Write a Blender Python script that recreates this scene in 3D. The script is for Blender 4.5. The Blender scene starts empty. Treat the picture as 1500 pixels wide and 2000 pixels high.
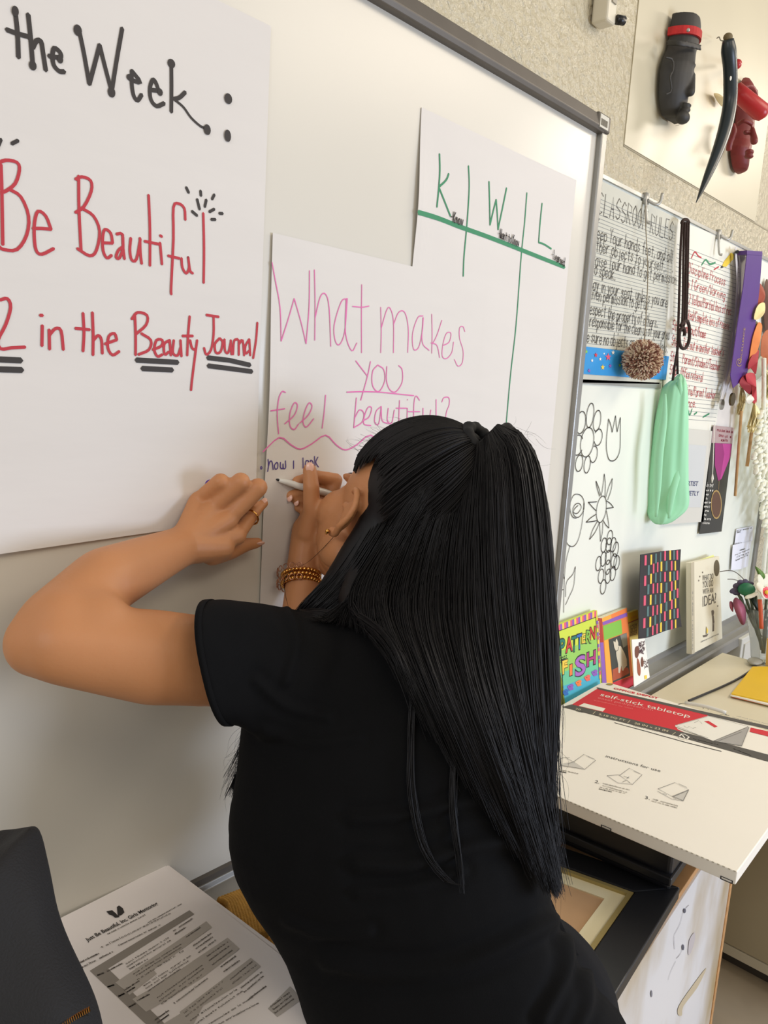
import bpy, bmesh, math, random
import numpy as np
from mathutils import Vector, Matrix, noise
random.seed(7); np.random.seed(7)
SC = bpy.context.scene

# ---------------------------------------------------------------- camera
F = 1480.0; D = 0.83; H = 1.55            # focal length (px of 2000), distance to board, height of lens
_v1 = np.array([1400., -165., F]); _v2 = np.array([-515., 8900., F])
_X = _v1/np.linalg.norm(_v1); _dn = _v2-(_v2@_X)*_X; _dn /= np.linalg.norm(_dn)
_Z = -_dn; _Y = np.cross(_Z, _X)
R = np.array([_X, _Y, _Z]); CAM = np.array([0., -D, H])
def ray(px, py): return R @ np.array([px-750., py-1000., F])
def at(px, py, dep): return CAM + ray(px, py)/F*dep            # point at a distance in front of the lens
def onw(px, py, y=0.0):                                        # point on the plane of constant y
    r = ray(px, py); return CAM + r*((D+y)/r[1])
def onz(px, py, z):
    r = ray(px, py); return CAM + r*((z-H)/r[2])
def onx(px, py, x):
    r = ray(px, py); return CAM + r*(x/r[0])
CR, CD, CF = R[:, 0], R[:, 1], R[:, 2]

cam = bpy.data.cameras.new('camera'); cam_o = bpy.data.objects.new('camera', cam); SC.collection.objects.link(cam_o)
cam.sensor_fit = 'VERTICAL'; cam.sensor_height = 36; cam.sensor_width = 27; cam.lens = F*36/2000
cam.clip_start = 0.02
M = Matrix.Identity(4)
for i in range(3):
    M[i][0] = CR[i]; M[i][1] = -CD[i]; M[i][2] = -CF[i]; M[i][3] = CAM[i]
cam_o.matrix_world = M; SC.camera = cam_o

# ---------------------------------------------------------------- light, world, exposure
W = bpy.data.worlds.new('world'); SC.world = W; W.use_nodes = True
bg = W.node_tree.nodes['Background']; bg.inputs[0].default_value = (1.0, 0.94, 0.86, 1); bg.inputs[1].default_value = 0.46
def area(name, loc, target, size, sy, power, col):
    l = bpy.data.lights.new(name, 'AREA'); l.shape = 'RECTANGLE'; l.size = size; l.size_y = sy; l.energy = power; l.color = col
    o = bpy.data.objects.new(name, l); SC.collection.objects.link(o); o.location = loc
    o.rotation_euler = (Vector(target)-Vector(loc)).to_track_quat('-Z', 'Y').to_euler(); return o
area('ceiling_light_warm', (2.3, -1.5, 2.95), (1.2, -0.3, 1.3), 1.3, 0.5, 15, (1.0, 0.86, 0.68))
area('ceiling_light_far', (4.2, -1.2, 2.95), (3.0, 0, 1.5), 0.7, 0.35, 23, (1.0, 0.90, 0.76))
area('ceiling_light_left', (0.2, -2.2, 2.95), (0.6, 0, 1.6), 1.2, 0.6, 10, (1.0, 0.88, 0.72))
area('fill_light_near', (-1.7, -0.75, 2.5), (0.4, -.1, .9), 1.2, 0.5, 18, (0.92, 0.94, 1.0))  # added cool fill from upper left to brighten the handout, not a room lamp
area('window_daylight', (2.6, -3.4, 1.25), (0.9, 0, 1.1), 1.8, 1.0, 84, (0.66, 0.77, 1.0))
SC.view_settings.view_transform = 'Standard'; SC.view_settings.look = 'None'
SC.view_settings.gamma = 1; SC.view_settings.use_curve_mapping = False; SC.view_settings.exposure = 0.0

# ---------------------------------------------------------------- materials
def lin(c):
    return tuple(((x/255)/12.92 if x/255 <= 0.04045 else ((x/255+0.055)/1.055)**2.4) for x in c)
MC = {}
def mat(name, rgb, rough=0.6, metal=0.0, var=0.0, vscale=8.0, bump=0.0, bscale=60.0, spec=0.5, sss=0.0, coat=0.0,
        trans=0.0, stretch=None, aniso=0.0, emis=0.0, detail=3):
    if name in MC: return MC[name]
    m = bpy.data.materials.new(name); m.use_nodes = True; nt = m.node_tree; b = nt.nodes['Principled BSDF']
    col = (*lin(rgb), 1)
    b.inputs['Base Color'].default_value = col; b.inputs['Roughness'].default_value = rough; b.inputs['Metallic'].default_value = metal
    b.inputs['Specular IOR Level'].default_value = spec
    if sss: b.inputs['Subsurface Weight'].default_value = sss; b.inputs['Subsurface Radius'].default_value = (1, .35, .2); b.inputs['Subsurface Scale'].default_value = 0.01
    if coat: b.inputs['Coat Weight'].default_value = coat
    if trans: b.inputs['Transmission Weight'].default_value = trans
    if aniso: b.inputs['Anisotropic'].default_value = aniso
    if emis: b.inputs['Emission Color'].default_value = col; b.inputs['Emission Strength'].default_value = emis
    tc = nt.nodes.new('ShaderNodeTexCoord'); src = tc.outputs['Object']
    if stretch:
        mp = nt.nodes.new('ShaderNodeMapping'); mp.inputs['Scale'].default_value = stretch
        nt.links.new(src, mp.inputs[0]); src = mp.outputs[0]
    n = nt.nodes.new('ShaderNodeTexNoise'); n.inputs['Scale'].default_value = vscale; n.inputs['Detail'].default_value = detail
    nt.links.new(src, n.inputs['Vector'])
    r = nt.nodes.new('ShaderNodeMapRange'); v = var if var else 0.02
    r.inputs[1].default_value = .3; r.inputs[2].default_value = .7; r.inputs[3].default_value = 1-v; r.inputs[4].default_value = 1+v*0.6
    nt.links.new(n.outputs[0], r.inputs[0])
    mx = nt.nodes.new('ShaderNodeMix'); mx.data_type = 'RGBA'; mx.blend_type = 'MULTIPLY'; mx.inputs[0].default_value = 1
    mx.inputs[6].default_value = col; nt.links.new(r.outputs[0], mx.inputs[7]); nt.links.new(mx.outputs[2], b.inputs['Base Color'])
    if bump:
        n2 = nt.nodes.new('ShaderNodeTexNoise'); n2.inputs['Scale'].default_value = bscale; n2.inputs['Detail'].default_value = 3
        nt.links.new(src, n2.inputs['Vector'])
        bp = nt.nodes.new('ShaderNodeBump'); bp.inputs['Strength'].default_value = bump; bp.inputs['Distance'].default_value = 0.004
        nt.links.new(n2.outputs[0], bp.inputs['Height']); nt.links.new(bp.outputs[0], b.inputs['Normal'])
    MC[name] = m; return m

# ---------------------------------------------------------------- object helpers
def link(o): SC.collection.objects.link(o); return o
def tag(o, label=None, cat=None, group=None, kind=None):
    if label: o['label'] = label
    if cat: o['category'] = cat
    if group: o['group'] = group
    if kind: o['kind'] = kind
    return o
def thing(name, label, cat, loc=(0, 0, 0), group=None):
    o = bpy.data.objects.new(name, None); link(o); o.location = loc; o.empty_display_size = .05
    return tag(o, label, cat, group)
def wmat(q):
    l = Matrix.LocRotScale(q.location, q.rotation_euler, q.scale)
    return l if q.parent is None else wmat(q.parent) @ q.matrix_parent_inverse @ l
def par(o, p):
    if p is not None:
        o.parent = p; o.matrix_parent_inverse = wmat(p).inverted()
    return o
def mesh(name, vs, fs, m, parent=None, smooth=False, label=None):
    me = bpy.data.meshes.new(name); me.from_pydata([tuple(v) for v in vs], [], fs); me.update()
    if smooth:
        for p in me.polygons: p.use_smooth = True
    o = bpy.data.objects.new(name, me); link(o)
    for mm in (m if isinstance(m, list) else [m]): me.materials.append(mm)
    if label: o['label'] = label
    return par(o, parent)
class MB:
    def __init__(s): s.v = []; s.f = []; s.mi = []
    def add(s, vs, fs, mi=0):
        k = len(s.v); s.v += [tuple(v) for v in vs]; s.f += [tuple(i+k for i in f) for f in fs]; s.mi += [mi]*len(fs); return s
    def build(s, name, m, parent=None, smooth=False, label=None):
        o = mesh(name, s.v, s.f, m, parent, smooth, label)
        for p, i in zip(o.data.polygons, s.mi): p.material_index = i
        return o
BOXF = [(0, 3, 2, 1), (4, 5, 6, 7), (0, 1, 5, 4), (1, 2, 6, 5), (2, 3, 7, 6), (3, 0, 4, 7)]
def box(mb, x0, x1, y0, y1, z0, z1, mi=0):
    mb.add([(x0, y0, z0), (x1, y0, z0), (x1, y1, z0), (x0, y1, z0), (x0, y0, z1), (x1, y0, z1), (x1, y1, z1), (x0, y1, z1)], BOXF, mi); return mb
def obox(mb, o, u, v, w, mi=0):
    """box from a corner and three edge vectors"""
    o, u, v, w = map(np.array, (o, u, v, w))
    if np.dot(np.cross(u, v), w) < 0: o = o+w; w = -w
    mb.add([o, o+u, o+u+v, o+v, o+w, o+u+w, o+u+v+w, o+v+w], BOXF, mi); return mb
def bevel(o, w=0.002, seg=2):
    b = o.modifiers.new('bevel', 'BEVEL'); b.width = w; b.segments = seg; b.limit_method = 'ANGLE'
    return o
def slab(mb, pts, off, mi=0):
    """prism: closed polygon swept by vector off"""
    n = len(pts); P = [np.array(p, float) for p in pts]; off = np.array(off, float)
    nn = sum((np.cross(P[i]-P[0], P[(i+1) % n]-P[0]) for i in range(1, n)), np.zeros(3))
    if nn @ off > 0: P = P[::-1]
    vs = P+[p+off for p in P]
    fs = [tuple(range(n)), tuple(range(2*n-1, n-1, -1))]+[(i, n+i, n+(i+1) % n, (i+1) % n) for i in range(n)]
    mb.add(vs, fs, mi); return mb
def cr(pts, n=8, closed=False):
    """Catmull-Rom through points"""
    P = [np.array(p, float) for p in pts]
    if len(P) < 3: return P
    if closed: Q = [P[-1]]+P+[P[0], P[1]]
    else: Q = [2*P[0]-P[1]]+P+[2*P[-1]-P[-2]]
    out = []
    for i in range(1, len(Q)-2):
        for k in range(n):
            t = k/n
            out.append(.5*(2*Q[i]+(Q[i+1]-Q[i-1])*t+(2*Q[i-1]-5*Q[i]+4*Q[i+1]-Q[i+2])*t*t+(3*Q[i]-Q[i-1]-3*Q[i+1]+Q[i+2])*t**3))
    if not closed: out.append(Q[-2])
    return out
def ribbon(mb, pts, w, n, mi=0, taper=None):
    """flat stroke of width w (or list) lying in plane with normal n"""
    P = [np.array(p, float) for p in pts]; n = np.array(n, float)
    if len(P) == 1 or np.linalg.norm(P[0]-P[-1]) < 1e-9 and len(P) == 2: P = [P[0], P[0]+np.array([w*.6 if np.isscalar(w) else w[0], 0, 0])]
    L = []
    for i, p in enumerate(P):
        t = P[min(i+1, len(P)-1)]-P[max(i-1, 0)]; t = t/(np.linalg.norm(t)+1e-12)
        s = np.cross(n, t); s /= np.linalg.norm(s)+1e-12
        ww = w if np.isscalar(w) else w[i]
        L += [p+s*ww/2, p-s*ww/2]
    t0 = P[0]-P[1]; t0 /= np.linalg.norm(t0)+1e-12; t1 = P[-1]-P[-2]; t1 /= np.linalg.norm(t1)+1e-12
    w0 = w if np.isscalar(w) else w[0]; w1 = w if np.isscalar(w) else w[-1]
    k = len(L); L += [P[0]+t0*w0*.4, P[-1]+t1*w1*.4]
    fs = [(2*i, 2*i+1, 2*i+3, 2*i+2) for i in range(len(P)-1)]+[(k, 1, 0), (k+1, 2*len(P)-2, 2*len(P)-1)]
    mb.add(L, fs, mi)
def tube(mb, pts, r, seg=8, mi=0, cap=True):
    P = [np.array(p, float) for p in pts]; n = len(P); rr = [r]*n if np.isscalar(r) else r
    t = P[1]-P[0]; t /= np.linalg.norm(t); a = np.array([0, 0, 1.]) if abs(t[2]) < .9 else np.array([1., 0, 0])
    u = np.cross(t, a); u /= np.linalg.norm(u); vs = []
    for i in range(n):
        t = P[min(i+1, n-1)]-P[max(i-1, 0)]; t = t/(np.linalg.norm(t)+1e-12)
        u = u-(u@t)*t; u /= np.linalg.norm(u)+1e-12; v = np.cross(t, u)
        for k in range(seg):
            a = 2*math.pi*k/seg; vs.append(P[i]+rr[i]*(math.cos(a)*u+math.sin(a)*v))
    fs = [(i*seg+k, i*seg+(k+1) % seg, (i+1)*seg+(k+1) % seg, (i+1)*seg+k) for i in range(n-1) for k in range(seg)]
    if cap: fs += [tuple(range(seg-1, -1, -1)), tuple((n-1)*seg+k for k in range(seg))]
    mb.add(vs, fs, mi)
def ell(mb, c, ax, seg=16, ring=10, mi=0):
    """ellipsoid: centre, three axis vectors"""
    c = np.array(c, float); A = [np.array(a, float) for a in ax]
    if np.dot(np.cross(A[0], A[1]), A[2]) < 0: A[1] = -A[1]
    vs = [c+A[2]]
    for i in range(1, ring):
        p = math.pi*i/ring
        for k in range(seg):
            a = 2*math.pi*k/seg; vs.append(c+A[0]*math.sin(p)*math.cos(a)+A[1]*math.sin(p)*math.sin(a)+A[2]*math.cos(p))
    vs.append(c-A[2]); fs = [(0, 1+k, 1+(k+1) % seg) for k in range(seg)]
    for i in range(ring-2):
        b = 1+i*seg; fs += [(b+k, b+seg+k, b+seg+(k+1) % seg, b+(k+1) % seg) for k in range(seg)]
    b = 1+(ring-2)*seg; fs += [(b+k, len(vs)-1, b+(k+1) % seg) for k in range(seg)]
    mb.add(vs, fs, mi)
def ball(mb, c, r, seg=12, ring=8, mi=0): ell(mb, c, [(r, 0, 0), (0, r, 0), (0, 0, r)], seg, ring, mi)
def capsule(mb, a, b, ra, rb, seg=14):
    a = np.array(a, float); b = np.array(b, float); t = b-a; L = np.linalg.norm(t); t = t/L
    pts = []; rad = []
    for k in range(5): q = math.pi/2*(1-k/4.0); pts.append(a-t*ra*math.sin(q)); rad.append(max(ra*math.cos(q), ra*.04))
    for k in range(1, 5): q = math.pi/2*k/4.0; pts.append(b+t*rb*math.sin(q)*1.0 if k else b); rad.append(max(rb*math.cos(q), rb*.04))
    pts.insert(5, b); rad.insert(5, rb)
    tube(mb, pts, rad, seg)
def remesh(mb, name, voxel, m, parent, smooth=4, fac=.5):
    me = bpy.data.meshes.new(name); me.from_pydata(mb.v, [], mb.f); me.update()
    o = bpy.data.objects.new(name, me); link(o)
    r = o.modifiers.new('r', 'REMESH'); r.mode = 'VOXEL'; r.voxel_size = voxel; r.use_smooth_shade = True
    if smooth: s = o.modifiers.new('s', 'SMOOTH'); s.iterations = smooth; s.factor = fac
    dg = bpy.context.evaluated_depsgraph_get(); dg.update()
    nm = bpy.data.meshes.new_from_object(o.evaluated_get(dg)); nm.name = name
    o.modifiers.clear(); o.data = nm; bpy.data.meshes.remove(me); nm.materials.clear(); nm.materials.append(m)
    for p in nm.polygons: p.use_smooth = True
    o.name = name
    return par(o, parent)
FN = None
def text(s, m, parent, name='lettering', O=None, u=None, v=None, h=.01, width=None, lift=None, bold=0.0, align='LEFT', shear=0):
    """printed text laid flat: O = left end of baseline, u = reading direction, v = up, h = cap height, width = fitted length"""
    c = bpy.data.curves.new('t', 'FONT'); c.body = s; c.size = 1; c.resolution_u = 3; c.offset = bold; c.shear = shear
    o = bpy.data.objects.new('t', c); link(o); dg = bpy.context.evaluated_depsgraph_get(); dg.update()
    me = bpy.data.meshes.new_from_object(o.evaluated_get(dg)); bpy.data.objects.remove(o); bpy.data.curves.remove(c)
    xs = [q.co.x for q in me.vertices]
    if not xs: return None
    x0, x1 = min(xs), max(xs); u = np.array(u, float); u /= np.linalg.norm(u); v = np.array(v, float)
    v = v/np.linalg.norm(v); sy = h/.72; sx = sy if width is None else width/(x1-x0)
    O = np.array(O, float)
    off = {'LEFT': 0, 'CENTER': -(x1-x0)*sx/2, 'RIGHT': -(x1-x0)*sx}[align]
    for q in me.vertices:
        q.co = Vector(O+u*((q.co.x-x0)*sx+off)+v*q.co.y*sy)
    me.materials.append(m); me.name = name
    o = bpy.data.objects.new(name, me); link(o); return par(o, parent)
GL = {'a': "46 26 05 03 12 22 43|46 42", 'b': "09 02|05 26 45 43 22 03", 'c': "45 26 05 03 22 43", 'd': "49 42|45 26 05 03 22 43", 'e': "04 44 45 26 05 03 22 43",
 'f': "48 39 28 22|06 46", 'g': "45 26 05 03 22 43|46 41 20 01", 'h': "09 02|04 26 45 42", 'i': "26 22|28 29", 'j': "36 31 10|38 39", 'k': "09 02|46 04 42", 'l': "29 22",
 'm': "06 02|05 16 25 22|25 36 45 42", 'n': "06 02|04 26 45 42", 'o': "26 05 03 22 43 45 26", 'p': "06 00|05 26 45 43 22 03", 'r': "06 02|04 26 46", 's': "45 26 05 43 22 03",
 't': "28 22 32|06 46", 'u': "06 03 22 43|46 42", 'v': "06 22 46", 'w': "06 12 25 32 46", 'x': "06 42|46 02", 'y': "06 23|46 10", 'z': "06 46 02 42",
 'A': "02 29 42|15 35", 'B': "02 09 38 36 06|06 45 43 02", 'C': "48 29 07 04 22 43", 'D': "02 09 38 46 44 32 02", 'E': "49 09 02 42|06 36", 'F': "49 09 02|06 36",
 'G': "48 29 07 04 22 43 45 25", 'H': "09 02|49 42|06 46", 'I': "29 22", 'J': "39 33 22 03", 'K': "09 02|49 05 42", 'L': "09 02 42", 'M': "02 09 25 49 42", 'N': "02 09 42 49",
 'O': "29 07 04 22 44 47 29", 'P': "02 09 48 46 06", 'R': "02 09 48 46 06 42", 'S': "48 29 07 06 45 43 22 03", 'T': "09 49|29 22", 'U': "09 03 22 43 49", 'V': "09 22 49",
 'W': "09 12 27 32 49", 'Y': "09 26 49|26 22", '1': "18 29 22", '2': "08 29 47 02 42", '3': "08 29 47 26 44 22 03", '.': "22 23", ',': "23 11", '/': "02 49", '-': "15 35", "'": "29 27",
 ':': "22 23|25 26", '?': "08 29 47 25 24|22 23", '0': "29 07 04 22 44 47 29"}
def hand(mb, s, A, B, up, h, lw, n, rnd=.25, mi=0):
    """handwritten line of stroke letters from A to B (baseline), cap height h along up"""
    A = np.array(A, float); B = np.array(B, float); up = np.array(up, float)
    adv = [(.55 if ch in " il.,':I1" else 1) for ch in s]; tot = sum(adv); u = (B-A)/tot; x = 0
    for ch, ad in zip(s, adv):
        g = GL.get(ch)
        if g:
            jy = random.uniform(-rnd, rnd)*.12
            for st in g.split('|'):
                q = [(int(p[0]), int(p[1])) for p in st.split()]
                w4 = ad*.68/4
                ofs = -1.2 if ad < 1 else 0
                ribbon(mb, [A+u*(x+ .08+(a+ofs*0)*w4)+up*h*((b-2)/7+jy) for a, b in q], lw, n, mi)
        x += ad
def px_strokes(s, sc, ox, oy):
    """'x,y x,y|x,y ...' digitised strokes in enlarged-crop pixels -> photo pixels"""
    return [[(float(p.split(',')[0])/sc+ox, float(p.split(',')[1])/sc+oy) for p in st.split()] for st in s.split('|')]
def stick(a, b, y):
    if not callable(y): return onw(a, b, y)
    P = onw(a, b, 0)
    for _ in range(5): P = onw(a, b, y(P))
    return P
def draw(mb, s, sc, ox, oy, w, y, curve=True, n=(0, -1, 0), mi=0, k=5):
    for st in px_strokes(s, sc, ox, oy):
        P = [stick(a, b, y) for a, b in st]
        if curve and len(P) > 2: P = cr(P, k)
        ribbon(mb, P, w, n, mi)
# ================================================================ setting
m_wall = bpy.data.materials.new('painted_block'); m_wall.use_nodes = True
nt = m_wall.node_tree; b = nt.nodes['Principled BSDF']; b.inputs['Base Color'].default_value = (*lin((200, 189, 160)), 1); b.inputs['Roughness'].default_value = .2
tc = nt.nodes.new('ShaderNodeTexCoord'); n1 = nt.nodes.new('ShaderNodeTexNoise'); n1.inputs['Scale'].default_value = 130; n1.inputs['Detail'].default_value = 4
n2 = nt.nodes.new('ShaderNodeTexVoronoi'); n2.inputs['Scale'].default_value = 60
ad = nt.nodes.new('ShaderNodeMath'); ad.operation = 'ADD'
for q in (n1, n2): nt.links.new(tc.outputs['Object'], q.inputs['Vector'])
nt.links.new(n1.outputs[0], ad.inputs[0]); nt.links.new(n2.outputs['Distance'], ad.inputs[1])
bp = nt.nodes.new('ShaderNodeBump'); bp.inputs['Strength'].default_value = 1.0; bp.inputs['Distance'].default_value = .006
nt.links.new(ad.outputs[0], bp.inputs['Height']); nt.links.new(bp.outputs[0], b.inputs['Normal'])
m_smooth = mat('smooth_wall_paint', (196, 187, 160), .4, bump=.12, bscale=9, var=.04, vscale=3)
m_board = mat('whiteboard_enamel', (211, 206, 193), .3, bump=.02, bscale=5, var=.02, vscale=2)
m_board2 = mat('old_whiteboard_enamel', (236, 238, 225), .3, bump=.02, bscale=5, var=.05, vscale=2.5)
m_alu = mat('dull_grey_metal', (150, 148, 142), .42, .55, var=.06, vscale=20)
m_alud = mat('dark_bronze_metal', (98, 92, 84), .5, .4, var=.06, vscale=20)
m_alul = mat('light_grey_metal', (176, 175, 168), .4, .5)
m_paper = mat('poster_paper', (217, 212, 205), .75, var=.015, vscale=5, bump=.25, bscale=7, stretch=(1, 1, 4))

wall = MB(); box(wall, -1.6, 5.2, .035, .15, 0, 2.98)
wl = tag(wall.build('wall_back', m_wall), kind='structure')
fl = MB(); box(fl, -1.6, 5.2, -4.0, .15, -.05, 0)
m_floor = mat('floor_tile', (176, 160, 134), .45, var=.12, vscale=6, bump=.05)
tag(fl.build('floor', m_floor), kind='structure')
# smooth painted section of wall with the masks (slightly proud of the rough block)
pn = MB(); a = onw(1222, 278, .03); c = onw(1477, 436, .03)
zt = (a[2]+c[2])/2; x0 = a[0]; box(pn, x0, onw(1490, 330, .03)[0], .0325, .036, zt, 2.98)
o = pn.build('wall_panel', m_smooth, wl)
pn = MB(); box(pn, x0+.0, 5.15, .034, .037, zt-.004, zt)
pn.build('mortar_joint', mat('joint_shadowed_paint', (150, 140, 116), .7), wl)

# near whiteboard: surface, frame rails
wb = thing('whiteboard', 'large whiteboard with grey metal frame, holding the handwritten paper posters', 'whiteboard', (0, 0, .84))
zb, zt1, zo = .842, onw(1166, 262)[2], onw(1180, 232)[2]; xr = onw(1166, 262)[0]; xo = xr+.022
o = MB(); box(o, -1.5, xr+.004, 0, .03, zb-.01, zt1+.004); o.build('writing_surface', m_board, wb)
o = MB(); slab(o, [(-1.5, -.014, zt1), (-1.5, -.018, zt1+.008), (-1.5, -.012, zo-.004), (-1.5, 0, zo), (-1.5, .03, zo), (-1.5, .03, zt1)], (xo-.02+1.5, 0, 0))
bevel(o.build('top_rail', m_alud, wb), .0015)
o = MB(); box(o, xr, xo, -.012, .032, zb-.01, zo-.02); bevel(o.build('side_rail', m_alu, wb), .003)
o = MB(); box(o, xo-.05, xo+.001, -.017, .031, zo-.034, zo-.001); bevel(o.build('corner_cap', m_alud, wb), .005, 3)
o = MB(); box(o, xo-.046, xo-.012, -.0185, -.0165, zo-.030, zo-.006); o.build('barcode_sticker', mat('sticker_paper', (200, 196, 182), .6), wb)
o = MB()
for k in range(9): box(o, xo-.043+k*.003, xo-.0415+k*.003, -.0192, -.0184, zo-.026, zo-.014)
o.build('barcode', mat('sticker_print', (120, 114, 100), .6), wb)
# chalk tray of near board
tr = MB(); slab(tr, [(-1.5, .03, .842), (-1.5, -.010, .842), (-1.5, -.012, .834), (-1.5, -.055, .826), (-1.5, -.06, .834), (-1.5, -.066, .834), (-1.5, -.066, .812), (-1.5, .03, .812)], (xo+1.5, 0, 0))
bevel(tr.build('marker_tray', m_alu, wb), .0012)
o = MB(); box(o, -1.5, xo, -.008, 0, .842, .851); o.build('bottom_rail', m_alud, wb)

# far whiteboard
fb = thing('map_rail_whiteboard', 'older whiteboard beyond the first, with hooks on its map rail and drawn flowers', 'whiteboard', (2.2, .02, .83))
Y2 = .02; z2t = onw(1172, 344, Y2)[2]; z2b = onw(1296, 1272, Y2)[2]; x2r = onw(1477, 1030, Y2)[0]
o = MB(); box(o, xo-.02, x2r, Y2, .034, z2b, z2t); o.build('writing_surface', m_board2, fb)
o = MB(); slab(o, [(xo, Y2-.006, z2t-.004), (xo, Y2-.006, z2t+.004), (xo, Y2+.012, z2t+.006), (xo, Y2+.012, z2t-.004)], (x2r-xo, 0, 0)); o.build('map_rail', m_alul, fb)
o = MB(); box(o, x2r, x2r+.035, Y2-.008, .036, z2b, z2t); bevel(o.build('side_rail', m_alu, fb), .003)
# tray of the far board: stepped extrusion
prof = [(.034, z2b), (Y2-.004, z2b), (Y2-.010, z2b-.012), (Y2-.045, z2b-.020), (Y2-.049, z2b-.014), (Y2-.053, z2b-.020), (Y2-.072, z2b-.024), (Y2-.076, z2b-.018), (Y2-.082, z2b-.024), (Y2-.086, z2b-.05), (.034, z2b-.05)]
o = MB(); slab(o, [(xo+.005, y, z) for y, z in prof], (x2r+.03-xo, 0, 0)); bevel(o.build('marker_tray', m_alu, fb), .001)
# hooks on the rail
def hook(px, py):
    P = onw(px, py, Y2-.008); o = MB()
    box(o, P[0]-.008, P[0]+.008, Y2-.012, Y2-.002, P[2]-.012, P[2]+.012)
    tube(o, cr([P+np.array(q) for q in [(-.004, 0, .006), (-.006, -.006, -.03), (-.004, -.010, -.052), (0, -.016, -.055)]], 5), .0035, 8)
    tube(o, cr([P+np.array(q) for q in [(.0, -.004, -.004), (.012, -.018, -.012), (.022, -.024, -.006), (.026, -.026, .014)]], 5), .0035, 8)
    o.build('hook', m_alul, fb, True)
hook(1262, 388); hook(1404, 458)
# ================================================================ paper posters on the near board
m_blk = mat('black_marker_ink', (52, 46, 42), .7); m_red = mat('red_marker_ink', (184, 48, 58), .7); m_pink = mat('pink_marker_ink', (222, 110, 170), .7)
m_grn = mat('green_marker_ink', (52, 134, 92), .7); m_pur = mat('purple_marker_ink', (72, 52, 128), .7)
def sheet(name, label, cat, TL, TR, BR, BL, base, bow, m, nx=16, nz=20, group=None, th=.0006):
    """paper sheet from four wall corners; bow(s,t) gives how far it stands off (s 0..1 across, t 0..1 down)"""
    TL, TR, BR, BL = [np.array(q, float) for q in (TL, TR, BR, BL)]; o = MB(); vs = []
    for j in range(nz+1):
        t = j/nz
        for i in range(nx+1):
            s = i/nx; p = (TL*(1-s)+TR*s)*(1-t)+(BL*(1-s)+BR*s)*t; vs.append((p[0], base-bow(s, t), p[2]))
    n = len(vs); vs += [(a, b_+th, c_) for a, b_, c_ in vs]; fs = []
    W_ = nx+1
    for j in range(nz):
        for i in range(nx):
            q = j*W_+i; fs += [(q, q+W_, q+W_+1, q+1), (n+q, n+q+1, n+q+W_+1, n+q+W_)]
    ed = [i for i in range(W_)]+[j*W_+nx for j in range(1, nz+1)]+[nz*W_+i for i in range(nx-1, -1, -1)]+[j*W_ for j in range(nz-1, 0, -1)]
    for a, b_ in zip(ed, ed[1:]+ed[:1]): fs.append((a, b_, n+b_, n+a))
    o.add(vs, fs); ob = o.build(name, m, None, False); tag(ob, label, cat, group)
    def surf(P):
        s = (P[0]-TL[0])/(TR[0]-TL[0]); t = (TL[2]-P[2])/(TL[2]-BL[2]); return base-bow(min(1, max(0, s)), min(1, max(0, t)))-.0007
    return ob, surf
YB, YK, YW = -.002, -.0014, -.0032
p = onw(527, 52); zT = p[2]; xR = p[0]
L0 = onw(0, 1080); bl2 = onw(330, 1034)
sl = (bl2[2]-L0[2])/(bl2[0]-L0[0])
big, sB = sheet('paper_poster', 'big white paper poster at left, black and red lettering about the beauty journal', 'poster', (-.35, 0, zT), (xR, 0, zT), (xR-.002, 0, L0[2]+sl*(xR-L0[0])), (-.35, 0, L0[2]-sl*.6), YB,
            lambda s, t: .0+.02*max(0, t-.8)**2*25*(1-s)*.8+.0008*math.sin(9*s+4*t), m_paper)
kA, kB = onw(822, 210), onw(1130, 345)
kwl, sK = sheet('paper_poster', 'white paper chart with green K, W and L columns, near the board corner', 'poster', (kA[0], 0, kA[2]), (kB[0]-.01, 0, kA[2]), (kB[0]-.01, 0, kA[2]-.72), (kA[0], 0, kA[2]-.72), YK,
            lambda s, t: .006*math.exp(-(s/.06)**2)*math.exp(-((t-.19)/.11)**2)+.0005*math.sin(7*s), m_paper, 40, 30)
wA, wB = onw(530, 455), onw(945, 550)
wht, sW = sheet('paper_poster', 'white paper poster with pink handwriting, behind the writing hand', 'poster', (wA[0], 0, wA[2]), (wB[0], 0, wA[2]-.002), (wB[0], 0, wA[2]-.56), (wA[0]-.002, 0, wA[2]-.56), YW,
            lambda s, t: .005*math.exp(-(s/.05)**2)*math.exp(-((t-.38)/.2)**2)+.0005*math.sin(7*s), m_paper, 40, 30)
# --- lettering, digitised stroke by stroke and laid on the paper
S1 = 1500/560
YI = sB
o = MB()
draw(o, "80,60 92,170 97,300|35,155 90,175 150,192|148,75 160,190 172,335|172,250 190,215 215,215 225,270 240,368|256,293 300,300 320,295 312,270 285,252 275,290 282,340 310,372 338,375|415,160 440,280 468,440|468,440 500,320 522,235|522,235 548,340 585,480|585,480 610,320 640,148|690,370 735,430 680,415|690,370 690,440 700,500 720,525 742,495|785,470 830,475 845,480|830,470 815,430 800,418 785,460 790,520 820,555 860,540|897,330 898,450 897,585|970,482 940,510 910,518", S1, 0, 0, .0046, YI, k=3)
draw(o, "910,518 960,560 1000,615 1050,660 1080,670", S1, 0, 0, .0028, YI)
for cx, cy, rx, ry in [(80, 58, 19, 28), (172, 342, 20, 26), (315, 310, 16, 22), (407, 158, 22, 30), (584, 482, 20, 28), (680, 405, 18, 18), (838, 482, 14, 20), (897, 332, 20, 24), (1085, 678, 18, 28), (1195, 516, 20, 28), (1192, 710, 17, 32)]:
    pts = [onw((cx+rx*math.cos(a))/S1, (cy+ry*math.sin(a)+.3*rx*math.cos(a))/S1, -.0036) for a in np.linspace(0, 2*math.pi, 15)[:-1]][::-1]
    o.add(pts, [tuple(range(14))])
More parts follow.
